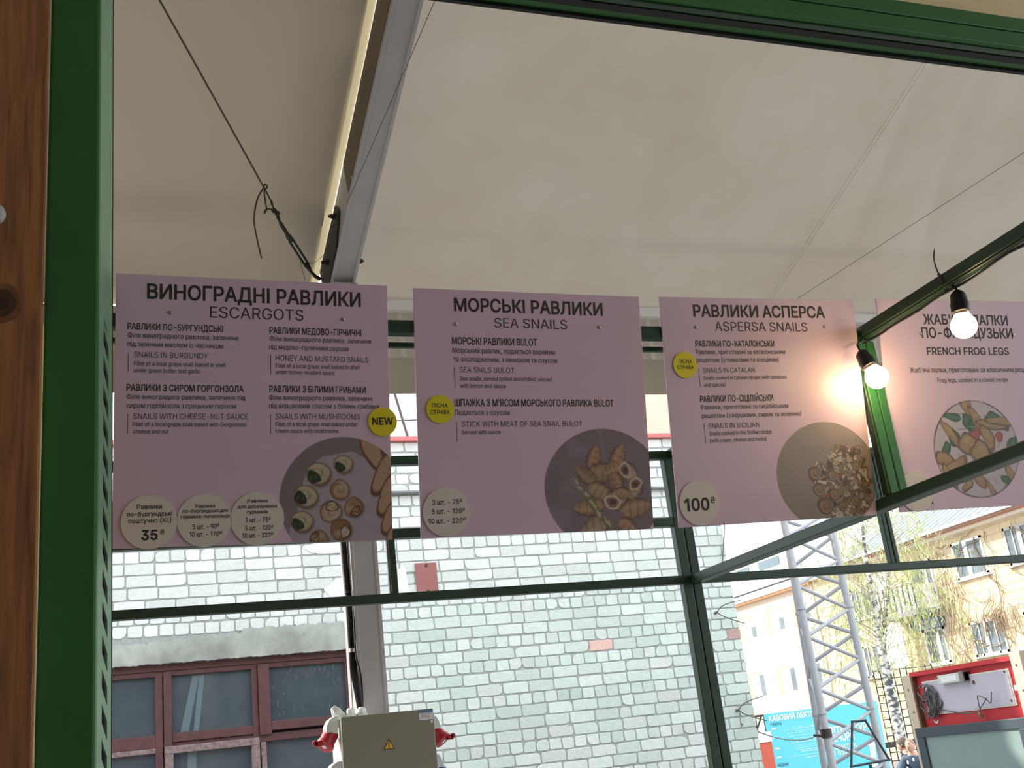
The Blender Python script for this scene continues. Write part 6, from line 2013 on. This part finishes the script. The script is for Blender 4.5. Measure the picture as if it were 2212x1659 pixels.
q.build('lamp_holder', mat('brown_plastic', (0.20, 0.13, 0.08), 0.5), t)
# display cabinet below
t = thing('display_cabinet', 'dark grey framed cabinet with frosted glass below the red board', 'display cabinet', (XK - .05, 7.3, -1.6))
kb('frame_bar', 6.45, 7.935, -.1775, -.1045, GREYF, -.090, -.025, t, .004)
kb('frame_bar', 7.843, 7.935, -1.6, -.1780, GREYF, -.090, -.025, t, .004)
kb('frame_bar', 6.45, 6.787, -1.6, -.1780, GREYF, -.090, -.025, t, .004)
kb('frame_bar', 6.45, 7.935, -1.6, -1.5, GREYF, -.089, -.025, t, .004)
kb('glass', 6.787, 7.843, -1.5, -.1775, FROST, -.072, -.055, t)
kb('back', 6.46, 7.92, -1.6, -.12, GREYF, -.045, -.022, t)
q = MB()
q.box(XK + .3, XK + .8, 6.2, 6.86, .37, .40)
props(q.build('red_awning_edge', KRED), 'red awning edge above the tan timber post at the picture edge', 'awning')

# ------------------------------------------------------------------ two people on a bench
SKIN = mat('skin', (0.62, 0.36, 0.27), 0.5)
NAVY = mat('navy_jacket', (0.045, 0.075, 0.125), 0.7)
TEAL = mat('dark_teal_jacket', (0.035, 0.065, 0.085), 0.7)
TROU = mat('dark_trousers', (0.03, 0.032, 0.04), 0.8)
HAIR = mat('brown_hair', (0.08, 0.055, 0.04), 0.7)
HAIRG = mat('cropped_grey_hair', (0.30, 0.22, 0.18), 0.7)


def skin_mesh(name, nodes, edges, m, parent, root=0, sub=2):
    base = ORIG[parent.name if parent.parent is None else parent.parent.name]
    me = bpy.data.meshes.new(name)
    me.from_pydata([tuple(Vector(p) + Vector((0, 0, EYE)) - base) for p, r in nodes], edges, [])
    me.materials.append(m)
    o = bpy.data.objects.new(name, me)
    COL.objects.link(o)
    o.parent = parent
    sk = o.modifiers.new('skin', 'SKIN')
    sk.use_smooth_shade = True
    if not me.skin_vertices:
        me.skin_vertices.new() if hasattr(me.skin_vertices, 'new') else None
    for i, (p, r) in enumerate(nodes):
        rr_ = r if hasattr(r, '__len__') else (r, r)
        me.skin_vertices[0].data[i].radius = rr_
    me.skin_vertices[0].data[root].use_root = True
    sb = o.modifiers.new('smooth', 'SUBSURF')
    sb.levels = sb.render_levels = sub
    return o


def person(label, head, face, lean, jacket, hairm, hair_full, reach):
    """seated figure; head centre, facing direction, forward lean of the torso, right hand reaching forward"""
    f = Vector((face[0], face[1], 0)).normalized()
    s = Vector((f.y, -f.x, 0))                                   # the figure's right
    g = -1.6
    hip = Vector((head.x, head.y, 0)) - f * lean
    hip.z = head.z - .645
    P = lambda a, b_, z: hip + f * a + s * b_ + Vector((0, 0, z))
    t = thing('person', label, 'person', (hip.x, hip.y, g))
    neck = P(lean * .86, 0, .50)
    ch = P(lean * .62, 0, .36)
    N, E = [], []

    def add(p, r, to=None):
        N.append((p, r))
        if to is not None: E.append((to, len(N) - 1))
        return len(N) - 1
    i0 = add(hip, (.155, .12))
    i1 = add(P(lean * .3, 0, .18), (.15, .11), i0)
    i2 = add(ch, (.175, .12), i1)
    i3 = add(neck, (.06, .06), i2)
    i4 = add(head + Vector((0, 0, -.03)) - f * .02, (.060, .062), i3)
    hands = []
    for sd in (1, -1):
        sh = add(P(lean * .68, sd * .19, .42), .062, i2)
        if sd == reach:
            el = add(P(lean * .7 + .20, sd * .24, .20), .046, sh)
            wr = add(P(lean * .7 + .44, sd * .16, .24), .030, el)
            hd = P(lean * .7 + .53, sd * .14, .25)
        else:
            el = add(P(lean * .5 + .06, sd * .25, .16), .046, sh)
            wr = add(P(lean * .5 + .26, sd * .15, .06), .030, el)
            hd = P(lean * .5 + .34, sd * .12, .05)
        pm = add(hd, (.040, .020), wr)
        hands.append((hd, (hd - N[wr][0]).normalized(), sd, wr))
        hp = add(P(.02, sd * .10, -.02), .085, i0)
        kn = add(P(.43, sd * .13, .02), .060, hp)
        an = add(Vector(P(.45, sd * .13, 0).to_tuple()[:2] + (g + .09,)), .040, kn)
        add(Vector(P(.62, sd * .14, 0).to_tuple()[:2] + (g + .04,)), (.042, .03), an)
        for k, (off, ln) in enumerate(((-.030, .070), (-.010, .080), (.010, .076), (.028, .058))):
            d = hands[-1][1]
            a = add(hd + d * .045 + s * off, .0095, pm)
            c = add(hd + d * (.045 + ln * .55) + s * off + Vector((0, 0, -.008)), .009, a)
            add(hd + d * (.045 + ln * .95) + s * off + Vector((0, 0, -.028)), .007, c)
        a = add(hd - s * sd * .040 + hands[-1][1] * .012, .011, pm)
        add(hd - s * sd * .055 + hands[-1][1] * .055 + Vector((0, 0, -.01)), .009, a)
    body = skin_mesh('body', N, E, SKIN, t)
    bpy.context.view_layer.update()
    dg = bpy.context.evaluated_depsgraph_get()
    me = bpy.data.meshes.new_from_object(body.evaluated_get(dg))
    base_ = ORIG[t.name]
    V = [tuple(v.co) for v in me.vertices]
    Fc = [tuple(p.vertices) for p in me.polygons]
    nb, nu, nv = len(V), 36, 24
    for jv in range(nv + 1):
        th = PI * (jv + .02) / (nv + .04)
        for ku in range(nu):
            ph = 2 * PI * ku / nu
            x, y, z = math.sin(th) * math.cos(ph), math.sin(th) * math.sin(ph), math.cos(th)
            jaw = max(0.0, -z)
            px = x * (.098 if x > 0 else .100) * (1 - .28 * jaw ** 1.5 * (1 if x < 0 else .35))
            py = y * .078 * (1 - .30 * jaw ** 1.6)
            pz = z * (.112 if z > 0 else .122) + .010
            if x > 0:
                w_ = y * .078
                px += .026 * math.exp(-(w_ / .013) ** 2 - ((pz + .006) / .020) ** 2)          # nose
                px += .010 * math.exp(-(w_ / .010) ** 2 - ((pz - .025) / .022) ** 2)
                px += .008 * math.exp(-(w_ / .045) ** 2 - ((pz - .052) / .012) ** 2)          # brow
                px -= .010 * math.exp(-((abs(w_) - .032) / .014) ** 2 - ((pz - .030) / .012) ** 2)   # eye sockets
                px += .010 * math.exp(-(w_ / .030) ** 2 - ((pz + .052) / .012) ** 2)          # lips
                px += .012 * math.exp(-(w_ / .028) ** 2 - ((pz + .092) / .016) ** 2)          # chin
            py += (.016 if y > 0 else -.016) * math.exp(-((px + .005) / .016) ** 2 - ((pz - .008) / .026) ** 2) * (abs(y) > .55)   # ears
            V.append(tuple(head + f * px + s * py + Vector((0, 0, pz + EYE)) - base_))
    for jv in range(nv):
        for ku in range(nu):
            Fc.append((nb + jv * nu + ku, nb + (jv + 1) * nu + ku, nb + (jv + 1) * nu + (ku + 1) % nu, nb + jv * nu + (ku + 1) % nu))
    Fc.append(tuple(nb + k for k in range(nu)))
    Fc.append(tuple(nb + nv * nu + k for k in reversed(range(nu))))
    bpy.data.objects.remove(body)
    me2 = bpy.data.meshes.new('body')
    me2.from_pydata(V, [], Fc)
    me2.materials.append(SKIN)
    body = bpy.data.objects.new('body', me2)
    COL.objects.link(body)
    body.parent = t
    rm = body.modifiers.new('one_surface', 'REMESH')
    rm.mode = 'VOXEL'
    rm.voxel_size = 0.0075
    rm.use_smooth_shade = True
    for sd in (1, -1):
        q = MB()
        q.lathe([(0, .0095), (.005, .008), (.008, .002)], head + f * .079 + s * sd * .032 + Vector((0, 0, .031)), f, 10)
        q.build('eye', HAIR, t, smooth=True)
    q = MB()
    q.tube([head + f * (.104 - .016 * k * k) + s * k * .024 + Vector((0, 0, -.041 + abs(k) * .006)) for k in (-1, -.5, 0, .5, 1)], .0045, 6)
    q.build('mouth', mat('lips', (0.35, 0.12, 0.10), 0.5), t)
    # hair
    q = MB()
    nu, nv = 36, 14
    vs, keep = [], []
    top = 1.72 if hair_full else 1.45
    for jv in range(nv + 1):
        for ku in range(nu):
            ph = 2 * PI * ku / nu
            front = max(0.0, math.cos(ph))
            th = max(.02, jv / nv * (top - .78 * front ** 1.5 + (.25 if front == 0 else 0)))
            x, y, z = math.sin(th) * math.cos(ph), math.sin(th) * math.sin(ph), math.cos(th)
            g_ = 1.055 if hair_full else 1.022
            vs.append(head + f * (x * .100 * g_) + s * (y * .079 * g_) + Vector((0, 0, z * .113 * g_ + .010)))
    q.add(vs, [(jv * nu + ku, jv * nu + (ku + 1) % nu, (jv + 1) * nu + (ku + 1) % nu, (jv + 1) * nu + ku) for jv in range(nv) for ku in range(nu)] + [tuple(range(nu))])
    o = q.build('hair', hairm, t, smooth=True)
    so = o.modifiers.new('thick', 'SOLIDIFY')
    so.thickness = .006
    so.offset = 0
    # clothes follow the body
    J, JE = [], []

    def addj(p, r, to=None):
        J.append((p, r))
        if to is not None: JE.append((to, len(J) - 1))
        return len(J) - 1
    j0 = addj(hip + Vector((0, 0, -.02)), (.178, .145))
    j1 = addj(P(lean * .3, 0, .18), (.175, .135), j0)
    j2 = addj(ch, (.20, .145), j1)
    jn = addj(lerp(ch, neck, .75), (.095, .090), j2)
    addj(lerp(ch, neck, 1.15), (.074, .074), jn)
    for (hd, d, sd, wr), shp in zip(hands, (P(lean * .68, .19, .42), P(lean * .68, -.19, .42))):
        a = addj(shp, .088, j2)
        el = [N[e[0]][0] for e in E if e[1] == wr][0]
        c = addj(el, .066, a)
        addj(lerp(el, N[wr][0], .92), .046, c)
    skin_mesh('jacket', J, JE, jacket, t)
    T_, TE = [], []
    T_.append((hip + Vector((0, 0, -.01)), (.165, .13)))
    for sd in (1, -1):
        b0 = len(T_)
        T_ += [(P(.03, sd * .10, -.02), .100), (P(.43, sd * .13, .02), .074), (Vector(P(.45, sd * .13, 0).to_tuple()[:2] + (g + .12,)), .056)]
        TE += [(0, b0), (b0, b0 + 1), (b0 + 1, b0 + 2)]
    skin_mesh('trousers', T_, TE, TROU, t)
    return t, f, s, P, lean


hA = at(1966, 1611, 17.2)
tA, f, s, P, ln = person('person in navy jacket with cropped hair smiling beside the display cabinet', hA, (-.85, -.45), .22, NAVY, HAIRG, False, 1)
q = MB()
for a, b_, z in ((ln * .75 + .150, -.05, .42), (ln * .75 + .155, .06, .38), (ln * .75 + .12, .10, .28)):
    p = P(a, b_, z)
    q.box(p.x - .012, p.x + .012, p.y - .012, p.y + .012, p.z - .03, p.z + .03)
q.build('jacket_trim', WHITE, tA, bevel=.003)
hB = at(1950, 1610, 17.75)
person('person in dark teal jacket with brown hair leaning forward beside the birch', hB, (-.55, .70), .22, TEAL, HAIR, True, -1)
for lab, h_, fx, fy in (('wooden stool under the person in the navy jacket', hA, -.85, -.45), ('wooden stool under the person in the dark teal jacket', hB, -.55, .70)):
    v = Vector((fx, fy, 0)).normalized()
    p = Vector((h_.x, h_.y, 0)) - v * .24
    zs = h_.z - .645 - .178
    t = thing('stool', lab, 'stool', (p.x, p.y, -1.6))
    q = MB()
    q.box(p.x - .14, p.x + .14, p.y - .14, p.y + .14, zs - .04, zs)
    q.build('seat', TAN, t)
    for sx in (-.11, .11):
        for sy in (-.11, .11):
            q = MB()
            q.box(p.x + sx - .02, p.x + sx + .02, p.y + sy - .02, p.y + sy + .02, -1.6, zs - .04)
            q.build('leg', TAN, t)
